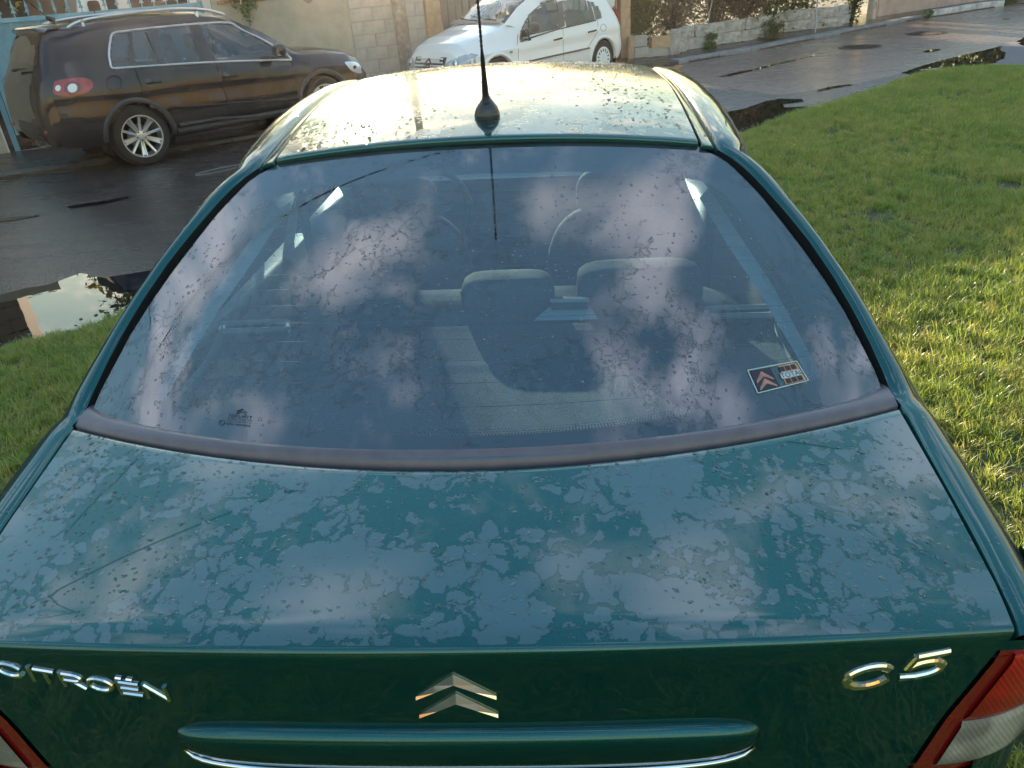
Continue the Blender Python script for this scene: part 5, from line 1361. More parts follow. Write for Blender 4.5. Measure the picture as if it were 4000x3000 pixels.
# ---- blue gate, two leaves
def gate_leaf(w0, w1, label, scroll):
    o = empty('gate_leaf', mw=wmw(w0), label=label, cat='gate', group='leaves of the blue gate')
    W_ = w1 - w0; zb, zt_ = .25, 1.76
    def bx(name, c, d, mt=M_gate, par=o, bv=.004):
        bb = MB(); bb.box(c, d); q_ = bb.build(name, mt, parent=par, smooth=False); return bevel(q_, bv) if bv else q_
    bx('top_rail', (W_ / 2, 0, zt_ - .03), (W_, .05, .06)); bx('bottom_rail', (W_ / 2, 0, zb + .03), (W_, .05, .06)); bx('stile', (.03, 0, (zb + zt_) / 2), (.06, .052, zt_ - zb)); bx('stile', (W_ - .03, 0, (zb + zt_) / 2), (.06, .052, zt_ - zb))
    n = 8; pw = (W_ - .12) / n
    for i in range(n):
        x = .06 + pw * (i + .5); bx('gate_panel', (x, .012 + .003 * (i % 2), (zb + zt_) / 2), (pw - .004, .006, zt_ - zb - .12), bv=None)
        if i: bx('rib', (.06 + pw * i, -.012, (zb + zt_) / 2), (.030, .030, zt_ - zb - .12))
        # spike
        bb = MB(); x = .06 + pw * (i + .5); bb.tube([(x, 0, zt_), (x, 0, zt_ + .10)], .009, 6)
        for sg in (1, -1):
            bb.add([(x, -.006, zt_ + .055), (x + sg * .035, 0, zt_ + .050), (x + sg * .012, 0, zt_ + .10), (x, -.006, zt_ + .115), (x, .006, zt_ + .055), (x, .006, zt_ + .115)], [(0, 1, 2, 3), (5, 2, 1, 4)])
        bb.lathe([(.004, .09), (.016, .115), (.020, .128), (.010, .165), (.0005, .215)], 6, M=Matrix.Translation((x, 0, zt_)))
        bb.build('spike', M_gate, parent=o, smooth=False)
    bx('hinge_post', (-.045 if scroll else W_ + .02, .03, zt_ / 2), (.07, .07, zt_), M_gated)
    if scroll:
        for k, (x, r) in enumerate(((.30, .105), (.55, .085), (.80, .085), (1.05, .085), (1.3, .085))):
            bb = MB(); bb.tube([(x + r * (1 - .75 * t) * math.cos(.6 + t * 9.5), -.01, .115 + r * (1 - .75 * t) * math.sin(.6 + t * 9.5)) for t in np.linspace(0, 1, 26)], .008, 6); bb.build('scroll', mat('scroll_iron', (.24, .22, .20), .5), parent=o)
        bx('threshold', (W_ / 2, -.02, .018), (W_, .05, .035), mat('threshold_white', (.50, .48, .44), .6))
    return o
gate_leaf(.06, 1.555, 'left leaf of the blue metal gate, spikes on top and scrollwork under it', True)
gate_leaf(1.575, 3.06, 'right leaf of the blue metal gate, mostly hidden by the black SUV', False)
# ground behind the gate with fallen leaves
b = MB(); b.add([WP(-1, ROADZ + .04, .35), WP(6, ROADZ + .04, .35), WP(6, ROADZ + .12, 9), WP(-1, ROADZ + .12, 9)], [(0, 1, 2, 3)]); b.build('yard', mat('yard_soil', (.10, .06, .04), .95, var=.4, vscale=5, bump=.6, bscale=20), kind='structure', smooth=False)
b = MB(); rl = random.Random(9)
for _ in range(900):
    p = WP(rl.uniform(0, 1.6), ROADZ + .05 + rl.uniform(0, .05), rl.uniform(.05, 1.6)); s_ = rl.uniform(.02, .045); a = rl.uniform(0, 6.28); t_ = Vector((math.cos(a), math.sin(a), rl.uniform(-.4, .4))) * s_; u_ = Vector((-math.sin(a), math.cos(a), rl.uniform(-.3, .6))) * s_ * .6
    b.add([p - t_, p + u_, p + t_, p - u_], [(0, 1, 2, 3)])
b.build('fallen_leaves', mat('dead_leaf', (.20, .095, .05), .9, var=.5, vscale=30), kind='stuff', smooth=False)
def wallbox(name, w0, w1, h, th, mt, off=0.0, parent=None, bv=.01, **k):
    o = empty(name, mw=wmw(w0, off), **k)
    bb = MB(); bb.box(((w1 - w0) / 2, th / 2, h / 2), (w1 - w0, th, h)); q_ = bb.build('wall_body', mt, parent=o, smooth=False); bevel(q_, bv); return o
o = wallbox('gate_pillar', -.95, -.10, 2.1, .4, M_rend, off=-.02, label='beige rendered pillar at the left edge, beside the blue gate', cat='pillar')
bb = MB(); bb.tube([(.852, -.004, 0), (.852, -.004, 2.1)], .010, 6); bb.build('corner_bead', mat('bead_white', (.55, .50, .44), .6), parent=o)
o = wallbox('gate_pillar', 3.10, 3.22, 2.2, .3, mat('pale_post', (.60, .56, .50), .7), off=-.03, label='pale narrow post at the right end of the blue gate', cat='pillar')
beige = wallbox('rendered_wall', 3.225, 5.49, 2.35, .22, M_rend, label='plain beige rendered wall behind the bonnet of the black SUV', cat='wall')
bb0 = None
for i in range(7):
    bb = MB(); bb.box((.16 + i * .115, -.012, 1.735), (.105, .05, .055)); q_ = bb.build('brick', mat('terracotta', (.30, .14, .09), .85, var=.3, vscale=12) if bb0 is None else bb0, parent=beige, smooth=False); bb0 = q_.data.materials[0]; bevel(q_, .006)
def blockwall(name, w0, w1, h, mt, bl, bh, off=0.0, th=.2, jit=.003, joint=.007, mats=None, **k):
    o = empty(name, mw=wmw(w0, off), **k); W_ = w1 - w0
    bb = MB(); bb.box((W_ / 2, th / 2 + .008, h / 2 - .004), (W_ - .016, th - .03, h - .008)); bb.build('mortar_core', M_mort, parent=o, smooth=False)
    nr = round(h / bh); bh = h / nr; rb = random.Random(hash(name) % 999 if False else len(name) * 7 + int(w0 * 10)); meshes = {}
    for r in range(nr):
        x = 0.0; first = True
        while x < W_ - .01:
            L = bl if not (first and r % 2) else bl / 2; first = False; L = min(L, W_ - x)
            if W_ - x - L < .06: L = W_ - x
            key = round(L, 3)
            if key not in meshes:
                bb = MB(); bb.box((0, 0, 0), (L - joint, th, bh - joint)); q_ = bb.build('block', mt, parent=o, smooth=False); meshes[key] = q_.data; bevel(q_, .006, 2)
            else:
                q_ = D.objects.new('block', meshes[key]); COL.objects.link(q_); q_.parent = o; bevel(q_, .006, 2)
            q_.location = (x + L / 2, th / 2 + rb.gauss(0, jit), bh * (r + .5)); q_.rotation_euler = (0, 0, rb.gauss(0, .004)); x += L
    return o
blockwall('block_wall', 5.495, 6.93, 2.1, M_block, .42, .21, label='grey concrete block wall behind the tall pole, left of the orange pillar', cat='wall')
blockwall('block_pillar', 6.94, 7.24, 2.1, M_block2, .30, .21, off=-.06, th=.30, label='pillar of orange blocks left of the white hatchback', cat='pillar')
# grey sheet gate
o = empty('sheet_gate', mw=wmw(7.27, .05), label='grey ribbed sheet metal gate behind the white hatchback', cat='gate'); W_ = 4.0
first = None
for i in range(26):
    if first is None:
        bb = MB(); bb.grid([[(x, y, z) for z in (.05, 1.95)] for x, y in ((-.075, .02), (-.055, .02), (-.045, -.012), (.03, -.012), (.042, .02), (.077, .02))]); first = bb.build('gate_slat', M_corr, parent=o, smooth=False); q_ = first
    else: q_ = first.copy(); COL.objects.link(q_); q_.parent = o
    q_.location = (.08 + i * .153, 0, 0)
bb = MB(); bb.box((W_ / 2, .04, 1.9), (W_, .05, .07)); bb.box((W_ / 2, .04, .12), (W_, .05, .07)); bb.build('gate_frame', M_corr, parent=o, smooth=False)
# red brown gate end and block pillar right of the hatchback
o = empty('gate_post', mw=wmw(11.36, -.02), label='red brown steel gate posts right behind the white hatchback', cat='gate post')
for x in (.0, .13):
    bb = MB(); bb.box((x, 0, 1.05), (.055, .06, 2.1)); bevel(bb.build('post', M_redpost, parent=o, smooth=False), .006)
bb = MB(); bb.box((.065, 0, .62), (.10, .03, .05)); bb.box((.065, .0, 1.5), (.10, .03, .05)); bb.build('crosspiece', M_redpost, parent=o, smooth=False)
bb = MB(); bb.box((-.14, -.03, 1.13), (.20, .10, .26), M=Matrix.Rotation(.12, 3, 'Y')); lbx = bb.build('letter_box', mat('box_white', (.66, .68, .64), .5), smooth=False, label='white letter box by the red brown post, above the hatchback tail', cat='letter box'); lbx.matrix_world = wmw(11.36, -.02); bevel(lbx, .012)
blockwall('block_pillar', 11.53, 11.80, 2.0, M_block2, .27, .21, off=-.04, th=.28, label='slim pillar of pale orange blocks right of the red brown posts', cat='pillar')
# ---- low wall on the right with a broken end of loose blocks
base = [G(x, y, ROADZ + .035) for x, y in ((2622, 216), (2700, 194), (2830, 172), (2960, 152), (3045, 128), (3250, 106), (3335, 84))]
lw = empty('low_wall', base[0], label='low old block wall with flaking render below the hedge', cat='wall')
rb = random.Random(21); d_ = [0]
for p, q_ in zip(base[:-1], base[1:]): d_.append(d_[-1] + (q_ - p).length)
def along(t):
    i = max(0, min(len(base) - 2, int(np.searchsorted(d_, t)) - 1)); f = (t - d_[i]) / (d_[i + 1] - d_[i]); return base[i].lerp(base[i + 1], f), (base[i + 1] - base[i]).normalized()
for r, hh in ((0, .24), (1, .23)):
    t = .0 if r == 0 else .30
    while t < d_[-1] - .2:
        L = min(rb.uniform(.75, 1.15), d_[-1] - t); p, dr = along(t + L / 2); nr = Vector((-dr.y, dr.x, 0))
        bm = bmesh.new(); bmesh.ops.create_cube(bm, size=1); bmesh.ops.subdivide_edges(bm, edges=bm.edges[:], cuts=3, use_grid_fill=True)
        for v in bm.verts:
            v.co = Vector((v.co.x * (L - .012), v.co.y * .20, v.co.z * (hh - .008))); v.co += Vector((rb.gauss(0, .004), rb.gauss(0, .007), rb.gauss(0, .006)))
        me = D.meshes.new('wall_block'); bm.to_mesh(me); bm.free(); q_ = link_mesh('wall_block', me, M_stone, lw, smooth=False)
        q_.location = (p - base[0]) + nr * (.1 + rb.gauss(0, .008)) + Vector((0, 0, hh / 2 + r * .24)); q_.rotation_euler = (0, 0, math.atan2(dr.y, dr.x)); t += L
# rough block end
stb = empty('broken_wall_end', G(2452, 232, ROADZ + .03), label='broken end of stacked grey and orange blocks right of the slim pillar', cat='wall')
dd = G(2610, 218, ROADZ + .03) - G(2452, 232, ROADZ + .03); aa = math.atan2(dd.y, dd.x); dn = dd.normalized(); nn_ = Vector((-dn.y, dn.x, 0))
for x, y, z, sx, sy, sz_, mt in ((.08, .10, .22, .10, .2, .44, M_block2), (.30, .12, .11, .30, .2, .2, M_block), (.28, .12, .33, .28, .2, .21, M_block), (.66, .12, .09, .42, .2, .17, M_block), (.72, .10, .28, .40, .2, .21, M_block2), (1.02, .14, .22, .2, .24, .42, M_stone)):
    bm = bmesh.new(); bmesh.ops.create_cube(bm, size=1); bmesh.ops.subdivide_edges(bm, edges=bm.edges[:], cuts=2, use_grid_fill=True)
    for v in bm.verts: v.co = Vector((v.co.x * sx, v.co.y * sy, v.co.z * sz_)) + Vector((rb.gauss(0, .004), rb.gauss(0, .004), rb.gauss(0, .004)))
    me = D.meshes.new('block'); bm.to_mesh(me); bm.free(); q_ = link_mesh('block', me, mt, stb, smooth=False); q_.location = dn * x + nn_ * y + Vector((0, 0, z)); q_.rotation_euler = (0, 0, aa)
# pink wall further up
pb = [G(3428, 66, ROADZ + .03), G(3800, 8, ROADZ + .03), Vector((24, 30.2, ROADZ + .03))]
pw_ = empty('pink_wall', pb[0], label='long low pink rendered wall beyond the concrete pole', cat='wall')
M_pink = mat('pink_render', (.52, .36, .30), .95, var=.18, vscale=4, bump=.5, bscale=30)
for p, q_ in zip(pb[:-1], pb[1:]):
    d = q_ - p; bb = MB(); bb.box((0, 0, 0), (d.length, .2, .62)); k = bb.build('wall_body', M_pink, parent=pw_, smooth=False); k.location = (p + q_) / 2 - pb[0] + Vector((0, 0, .31)) + Vector((-d.y, d.x, 0)).normalized() * .1; k.rotation_euler = (0, 0, math.atan2(d.y, d.x))
    bb = MB(); bb.box((0, 0, 0), (d.length, .26, .05)); k2 = bb.build('coping', M_pink, parent=pw_, smooth=False); k2.location = k.location + Vector((0, 0, .335)); k2.rotation_euler = k.rotation_euler
# ---- poles and cables
p = WP(6.2, ROADZ, -.55); b = MB(); b.tube([(0, 0, 0), (0, 0, 3), (.0, 0, 7.2)], [.125, .115, .085], 16); po = b.build('utility_pole', M_wood, label='grey brown utility pole standing before the block wall', cat='pole'); po.location = p; po.rotation_euler = (R_(.3), R_(-1.2), 0)
p = G(3402, 76, ROADZ + .03); cp = empty('concrete_pole', p, rotz=R_(38), label='concrete utility pole with two ribbed legs beyond the low wall', cat='pole')
for x in (-.085, .085):
    b = MB(); b.box((x, 0, 3.4), (.07, .16, 6.8)); bevel(b.build('pole_leg', M_conc, parent=cp, smooth=False), .01)
b = MB()
for z in np.arange(.35, 6.7, .55): b.box((0, 0, z), (.11, .12, .14))
b.build('pole_web', M_conc, parent=cp, smooth=False)
M_cable = mat('cable', (.012, .012, .013), .6)
def cable(a, c, sag, r, label):
    a, c = Vector(a), Vector(c); b = MB(); b.tube([a.lerp(c, t) - Vector((0, 0, sag * 4 * t * (1 - t))) for t in np.linspace(0, 1, 40)], r, 6)
    b.build('overhead_cable', M_cable, label=label, cat='cable', group='overhead cables')
cable((-22, 3.0, 6.5), (9.5, 5.6, 6.1), .18, .008, 'overhead cable crossing above the boot, mirrored as a thin line in the boot lid')
cable((-12, -1.0, 6.4), (p.x, p.y, 6.5), .15, .009, 'overhead cable running up the street to the concrete pole')
# ---- buildings and a van behind the gate
def bricky(parent, W_, H_h, bl, bh, y, mt):
    bb = MB(); r = random.Random(4); nr = int(H_h / bh)
    for i in range(nr):
        x = -(bl / 2 if i % 2 else 0)
        while x < W_:
            a, c = max(0, x), min(W_, x + bl)
            if c - a > .03: bb.box(((a + c) / 2, y - .015 + r.gauss(0, .005), (i + .5) * bh), (c - a - .02, .05, bh - .02))
            x += bl
    bb.build('wall_blocks', mt, parent=parent, smooth=False, kind='stuff')
hz = empty('brown_house', mw=wmw(-8.8, 2.8), label='tall brown block house seen only as a mirror image in the puddle', cat='house')
bb = MB(); bb.box((4.0, 4, 3.3), (8.0, 8, 6.6)); bb.build('wall_body', mat('house_mortar', (.10, .075, .06), .9), parent=hz, smooth=False)
bricky(hz, 8.0, 6.6, .5, .25, 0, mat('brown_block', (.15, .105, .085), .9, var=.25, vscale=3))
bb = MB(); bb.add([(-.3, -.3, 6.6), (8.3, -.3, 6.6), (8.3, 8.3, 6.6), (-.3, 8.3, 6.6), (4, -.3, 8.6), (4, 8.3, 8.6)], [(0, 1, 4), (3, 5, 2), (0, 4, 5, 3), (1, 2, 5, 4)]); bb.build('roof', mat('roof_tile', (.16, .07, .05), .9), parent=hz, smooth=False)
for x in (2, 5.5):
    bb = MB(); bb.box((x, -.03, 4.4), (1.1, .06, 1.3)); wq = bb.build('window', mat('window_frame', (.5, .48, .45), .6), parent=hz, smooth=False); bb = MB(); bb.box((x, -.065, 4.4), (.95, .02, 1.15)); bb.build('pane', mat('pane_dark', (.02, .025, .03), .1), parent=wq, smooth=False)
sd_ = empty('shed', mw=wmw(-.9, 2.9), label='dark brown shed behind the left end of the blue gate', cat='shed')
bb = MB(); bb.box((.92, 1.5, 1.25), (1.85, 3, 2.5)); bb.build('wall_body', mat('shed_wood', (.05, .035, .028), .9, var=.3, vscale=9), parent=sd_, smooth=False)
bb = MB(); bb.box((.92, 1.5, 2.55), (2.0, 3.3, .1)); bb.build('roof', M_mort, parent=sd_, smooth=False)
ph = empty('pink_outbuilding', mw=wmw(1.0, 3.6), label='pale pink outbuilding just above the blue gate', cat='outbuilding')
bb = MB(); bb.box((2.4, 2.5, 1.35), (4.8, 4, 2.7)); bb.build('wall_body', mat('pale_pink_render', (.58, .42, .35), .9, var=.1, vscale=3, bump=.2, bscale=30), parent=ph, smooth=False)
bb = MB(); bb.box((2.4, 2.4, 2.75), (5.0, 4.4, .1)); bb.build('roof', M_mort, parent=ph, smooth=False)
vn = empty('white_van', mw=wmw(1.45, 1.35), label='white van behind the blue gate with dark rounded side windows', cat='van')
bb = MB(); prof = [(0, .35), (0, 1.55), (.10, 1.95), (.30, 2.22), (3.1, 2.22), (3.1, .35)]
vs = [(x, y, z) for y in (0, 1.8) for x, z in prof]; bb.add(vs, [tuple(range(6)), tuple(range(11, 5, -1))] + [(i, i + 6, (i + 1) % 6 + 6, (i + 1) % 6) for i in range(6)])
bevel(bb.build('van_body', M_white, parent=vn, smooth=False), .10, 4)
for x0, x1, z0, z1 in ((.22, .40, 1.62, 1.90), (.50, .66, 1.66, 1.94), (.86, 1.75, 1.72, 2.02), (1.9, 2.8, 1.72, 2.02)):
    bb = MB(); r = .05; P2 = [(x0 + r + (x1 - x0 - 2 * r) * a + r * math.cos(t), z0 + r + (z1 - z0 - 2 * r) * c + r * math.sin(t)) for a, c, t0 in ((1, 0, -1.57), (1, 1, 0), (0, 1, 1.57), (0, 0, 3.14)) for t in np.linspace(t0, t0 + 1.57, 5)]
    bb.add([(x, -.012, z) for x, z in P2], [tuple(range(len(P2)))]); bb.build('side_window', mat('van_glass', (.03, .035, .04), .08), parent=vn, smooth=False)
for x in (.65, 2.45):
    ty = MB(); ty.lathe([(.30, -.1), (.30, .1), (.001, .1)], 24, M=Matrix.Translation((x, .06, .30)) @ Matrix.Rotation(R_(90), 4, 'X')); ty.build('wheel', M_tyre, parent=vn)
# ------------------------------------------------------------------ plants
def leaf_mat(name, lo, hi, tr=.35, rough=.5):
    t = NT(name); t.t.nodes.remove(t.b)
    n_ = t.noise(t.pos(), 5.0, 4, .7); w_ = t.n('ShaderNodeTexWhiteNoise', {0: t.n('ShaderNodeNewGeometry').outputs['Position']}).outputs[0] if False else t.noise(t.pos(), 45, 2, .5)
    c = t.ramp(t.math('ADD', t.math('MULTIPLY', n_, .6), t.math('MULTIPLY', w_, .45)), [(.35, lo), (.70, hi)])
    df = t.n('ShaderNodeBsdfDiffuse', {'Color': c}); tl = t.n('ShaderNodeBsdfTranslucent', {'Color': c}); gl = t.n('ShaderNodeBsdfGlossy', {'Color': (1, 1, 1, 1), 'Roughness': .35})
    m1 = t.n('ShaderNodeMixShader', {0: tr, 1: df.outputs[0], 2: tl.outputs[0]}); m2 = t.n('ShaderNodeMixShader', {0: .05, 1: m1.outputs[0], 2: gl.outputs[0]})
    t.t.links.new(m2.outputs[0], t.out.inputs[0]); return t.m
L_dark = leaf_mat('leaf_dark', (.025, .045, .012), (.07, .10, .028)); L_mid = leaf_mat('leaf_mid', (.04, .08, .015), (.13, .17, .04)); L_con = leaf_mat('leaf_conifer', (.045, .065, .025), (.12, .14, .06), .2)
L_dry = leaf_mat('leaf_dry', (.10, .065, .045), (.30, .20, .13), .3); L_twig = mat('twig', (.13, .10, .085), .9, var=.3, vscale=20); L_yel = leaf_mat('leaf_yellow', (.30, .22, .02), (.62, .46, .05), .5); L_weed = leaf_mat('leaf_weed', (.05, .11, .02), (.17, .25, .06), .4)
M_bark = mat('bark', (.09, .07, .055), .95, var=.3, vscale=12, bump=.6, bscale=40)
def leaves(b, r, c, sig, n, size, up=.35, aspect=.5):
    """n leaf blades scattered round c"""
    g = np.random.default_rng(r.randrange(1 << 30))
    p = np.array(c) + g.normal(0, 1, (n, 3)) * np.array(sig)
    t = g.normal(0, 1, (n, 3)) * np.array([1, 1, .6]) + np.array([0, 0, -.15]); t /= np.linalg.norm(t, axis=1)[:, None]
    s_ = size * g.uniform(.6, 1.35, (n, 1))
    k = g.normal(0, .6, (n, 3)); k[:, 2] = 1; u_ = np.cross(t, k); u_ /= np.linalg.norm(u_, axis=1)[:, None]
    w = np.cross(u_, t) * s_ * .12
    V = np.stack([p - t * s_ * .5, p + u_ * s_ * aspect * .5 + w, p + t * s_ * .5, p - u_ * s_ * aspect * .5 + w], 1).reshape(-1, 3)
    o = len(b.v); b.v.extend(map(tuple, V.tolist())); b.f.extend([(o + 4 * i, o + 4 * i + 1, o + 4 * i + 2, o + 4 * i + 3) for i in range(n)])
def bush(name, base, rad, h, n, size, mt, label, cat, group=None, clusters=26, twigs=14, seed=1, z0=.0, twig_mat=None, aspect=.5, trunk=None, crown0=None, spread=.2):
    r = random.Random(seed); o = empty(name, base, label=label, cat=cat, group=group); cl_ = []
    z_lo = crown0 if crown0 is not None else z0
    for _ in range(clusters):
        for _t in range(20):
            x, y, z = r.uniform(-1, 1), r.uniform(-1, 1), r.uniform(-1, 1)
            if .15 < x * x + y * y + z * z < 1: break
        cl_.append((x * rad[0], y * rad[1], z_lo + (h - z_lo) * (.5 + .5 * z)))
    b = MB()
    for c in cl_: leaves(b, r, c, (rad[0] * spread, rad[1] * spread, (h - z_lo) * spread * .55), n // clusters, size, aspect=aspect)
    b.build('crown' if trunk else 'foliage', mt, parent=o, smooth=False)
    t_ = MB()
    if trunk:
        t_.tube([(0, 0, 0), (.03, .02, z_lo * .6), (0, .04, z_lo + (h - z_lo) * .35), (.02, 0, h * .8)], [trunk, trunk * .8, trunk * .55, trunk * .2], 10)
        for c in cl_[:14]: t_.tube([(0, .02, z_lo * .75 + r.uniform(0, .6)), (c[0] * .5, c[1] * .5, (z_lo + c[2]) * .52), c], [trunk * .35, trunk * .2, .006], 6)
        t_.build('trunk', M_bark, parent=o)
    else:
        for i in range(twigs):
            c = cl_[i % len(cl_)]; t_.tube([(c[0] * .15, c[1] * .15, z0), (c[0] * .6, c[1] * .6, z0 + (c[2] - z0) * .55), (c[0] * 1.02, c[1] * 1.02, c[2] * 1.05)], [.012, .008, .003], 5)
        t_.build('stems', twig_mat or L_twig, parent=o)
    return o
def behind(px, py, d, z=ROADZ + .03):
    p = G(px, py, z); return p + Vector((-.52, .85, 0)) * d
hg = 'bushes behind the low wall'
bush('conifer_bush', behind(2540, 215, .75), (.72, .5, 1), 3.0, 26000, .085, L_con, 'dense grey green conifer bush beside the slim block pillar', 'bush', hg, 40, 10, 1, .15, aspect=.22, spread=.16)
bush('bare_shrub', behind(2730, 190, .75), (.75, .5, 1), 3.0, 9000, .075, leaf_mat('leaf_brown', (.07, .055, .045), (.17, .14, .11), .2), 'brown leafless shrub of fine twigs right of the conifer bush', 'shrub', hg, 30, 170, 2, .3, aspect=.25)
bush('bare_shrub', behind(2880, 172, .8), (.8, .5, 1), 3.2, 9000, .08, leaf_mat('leaf_brown2', (.07, .06, .04), (.18, .15, .10), .2), 'brown twiggy shrub right of the thin leaning wire post', 'shrub', hg, 30, 170, 3, .35, aspect=.25)
bush('dry_shrub', behind(2975, 158, .55), (.5, .45, 1), 2.6, 2600, .15, L_dry, 'withered shrub with pale curled leaves above the low wall', 'shrub', hg, 20, 30, 4, .5, aspect=.35)
bush('leafy_shrub', behind(3090, 140, .7), (.85, .6, 1), 3.6, 7500, .13, L_mid, 'bright green leafy shrub hanging over the low wall', 'shrub', hg, 30, 20, 5, .4)
bush('dark_bush', behind(3230, 118, 1.2), (1.0, .7, 1), 4.2, 12000, .12, L_dark, 'dark green bush behind the far end of the low wall', 'bush', hg, 34, 20, 6, .3)
bush('ivy', behind(3345, 88, .15), (.28, .22, 1), 2.6, 3500, .10, L_dark, 'dark ivy growing up beside the concrete pole', 'ivy', None, 22, 12, 7, .0)
bush('dark_bush', behind(3520, 60, 1.1), (1.6, .8, 1), 4.4, 13000, .14, L_dark, 'dark bush overhanging the near end of the pink wall', 'bush', hg, 40, 20, 8, .75)
bush('dark_bush', behind(3720, 30, 1.6), (2.0, 1.0, 1), 4.8, 13000, .17, L_dark, 'dark bush overhanging the far end of the pink wall', 'bush', hg, 40, 20, 9, .8)
for k, (x, y, h) in enumerate(((20, 31, 5.2), (25.5, 35, 5.5), (31, 38, 6.0))):
    bush('dark_bush', (x, y, ROADZ), (2.6, 1.6, 1), h, 9000, .30, L_dark, ('first', 'second', 'third')[k] + ' dark tree like bush beyond the frame up the street', 'bush', hg, 36, 14, 20 + k, .2)
for k, (px_, h, rx) in enumerate(((2560, 3.4, 1.3), (2800, 3.5, 1.5), (3040, 3.8, 1.5))):
    bush('hedge_bush', behind(px_, 185 - 60 * k / 2, 2.1), (rx, .7, 1), h, 9000, .15, L_dark, ('dark hedge bush behind the conifer and the slim pillar', 'dark hedge bush behind the two brown twiggy shrubs', 'dark hedge bush behind the leafy green shrub')[k], 'bush', hg, 36, 16, 50 + k, .1)
# trees over the gate and the beige wall
bush('leafy_tree', WP(2.3, ROADZ, 2.3), (1.5, 1.3, 1), 5.9, 15000, .16, L_mid, 'green tree behind the blue gate, mirrored in the puddle', 'tree', 'trees behind the walls', 34, 0, 30, trunk=.10, crown0=2.35, spread=.17)
bush('leafy_tree', WP(5.3, ROADZ, 2.4), (2.3, 1.8, 1), 8.8, 5600, .19, L_mid, 'tall green tree behind the beige wall', 'tree', 'trees behind the walls', 44, 0, 31, trunk=.15, crown0=3.1, spread=.15)
bush('yellow_shrub', WP(.55, ROADZ + 1.9, .55), (.30, .2, 1), .85, 110, .12, L_yel, 'sprig of yellow autumn leaves above the left gate leaf', 'branch', None, 9, 9, 32, .05, aspect=.45)
bush('yellow_shrub', WP(2.62, ROADZ + 1.78, .5), (.25, .2, 1), .6, 90, .09, L_yel, 'sprig of yellow and green leaves above the right gate leaf', 'branch', None, 8, 8, 33, .02, aspect=.45)
# hanging spray of leaves in front of the beige wall
o = empty('hanging_branch', WP(3.72, 1.95, -.12), label='spray of green leaves hanging down in front of the beige wall', cat='branch'); b = MB(); r = random.Random(8)
for i in range(5):
    c = (-.15 + .07 * i + r.gauss(0, .03), 0, -.18 - .10 * (2 - abs(i - 2)) - r.uniform(0, .12)); leaves(b, r, c, (.05, .05, .10), 26, .12, aspect=.3)
b.build('foliage', L_weed, parent=o, smooth=False); b = MB()
for i in range(4): b.tube([(.05 * i - .1, 0, .35), (.05 * i - .1, .0, 0), (-.16 + .09 * i, 0, -.38)], .005, 5)
b.build('stems', L_twig, parent=o)
o = empty('hanging_branch', WP(4.75, 2.0, -.10), label='row of large round grey ovals at the top of the beige wall', cat='branch')
for x, z, s_ in ((-.55, -.17, .05), (-.42, -.16, .06), (-.28, -.20, .06), (.02, -.25, .12), (.3, -.14, .05)):  # flat grey ovals, each on a thin stalk
    b = MB(); b.lathe([(.001, .012), (s_ * .5, .010), (s_, 0)], 14, M=Matrix.Translation((x * WD.x, x * WD.y, z)) @ Matrix.Rotation(WZ, 4, 'Z') @ Matrix.Rotation(R_(90), 4, 'X') @ Matrix.Diagonal((1, 1.6, 1, 1))); b.tube([(x * WD.x, x * WD.y, z), (x * WD.x * .9, x * WD.y * .9, .1)], .004, 5); b.build('leaf', leaf_mat('oval_grey', (.16, .15, .11), (.26, .24, .18), .2), parent=o)
# weeds at the foot of the walls and in the kerb
wg = 'weeds along the walls and kerb'
def weed(px, py, w, h, n, size, label, mt=L_weed, seed=40, dz=.03):
    bush('weed', G(px, py, ROADZ + dz), (w, w * .7, 1), h, n, size, mt, label, 'weed', wg, 9, 9, seed, .01, twig_mat=mt, aspect=.28)
weed(2765, 186, .17, .30, 260, .12, 'fern like weed at the foot of the low wall, nearest the broken end', seed=41)
weed(3000, 150, .26, .42, 460, .10, 'straggly plant climbing the low wall near its middle', L_mid, 42)
weed(3215, 110, .10, .14, 120, .06, 'small yellow green weed at the foot of the low wall', leaf_mat('leaf_lime', (.16, .18, .03), (.34, .34, .08), .4), 43)
weed(3300, 88, .28, .18, 420, .09, 'low spreading weed before the concrete pole', L_mid, 44)
weed(3628, 72, .16, .22, 320, .07, 'bright green weed growing where the white kerb begins', L_weed, 45)
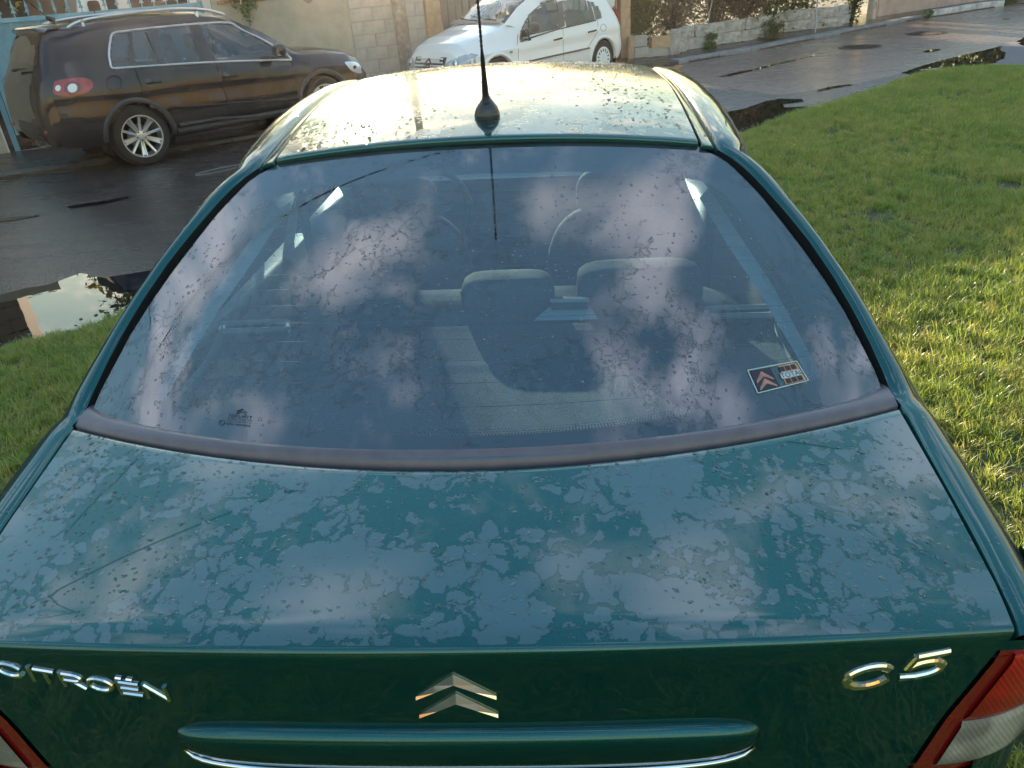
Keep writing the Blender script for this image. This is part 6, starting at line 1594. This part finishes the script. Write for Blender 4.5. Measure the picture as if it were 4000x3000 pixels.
weed(3925, 16, .5, .35, 500, .10, 'green weeds over the far end of the white kerb', L_mid, 46)
weed(2985, 152, .5, .10, 220, .04, 'line of dead leaves along the foot of the low wall', L_dry, 47)
# thin fence posts in the hedge
pg = 'thin wire fence posts'
for (x0, y0, x1, y1), lb in (((2763, 92, 2782, 0), 'thin leaning wire post between the two brown shrubs'), ((3190, 46, 3197, -40), 'thin upright wire post before the dark bush')):
    a = behind(x0, y0 + 100, .22, ROADZ + .45) if False else G(x0, y0 + 92, ROADZ + .03) + Vector((-.52, .85, 0)) * .25
    d = ray(x1, y1); n_ = Vector((-.52, .85, 0)); c0 = Vector((0, 0, CAM_H)); tp = c0 + d * ((a - c0).dot(n_) / d.dot(n_)); d2 = ray(x0, y0); bt = c0 + d2 * ((a - c0).dot(n_) / d2.dot(n_))
    b = MB(); ax = (tp - bt).normalized(); b.tube([bt - ax * .45, tp + ax * .5], .016, 6); b.build('fence_post', mat('galvanised', (.36, .36, .33), .5, .3), label=lb, cat='fence post', group=pg)
# one leaf stuck to the roof edge of the saloon
p = (Matrix(_mw) @ Vector((.545, 2.60 - 2.9, 1.475))); b = MB(); b.add([(-.022, 0, 0), (-.006, .016, .010), (.024, .006, .016), (.010, -.014, .008), (0, .002, .018)], [(0, 3, 4), (3, 2, 4), (2, 1, 4), (1, 0, 4)])
o = b.build('fallen_leaf', leaf_mat('leaf_orange', (.45, .20, .05), (.60, .30, .08), .4), smooth=False, label='single orange leaf on the roof edge of the green saloon', cat='leaf'); o.location = p
# ------------------------------------------------------------------ haze volume added to stand for the glare veil towards the low sun
b = MB(); b.box((5, 16, 9.3), (150, 110, 21)); t = NT('veil_haze'); t.t.nodes.remove(t.b)
pv = t.n('ShaderNodeVolumePrincipled', {'Color': (1.0, .93, .82, 1), 'Density': .0010, 'Anisotropy': .87}); t.t.links.new(pv.outputs[0], t.out.inputs['Volume'])
b.build('added_haze', t.m, smooth=False, kind='stuff', label='thin haze added for the glare veil towards the low sun')
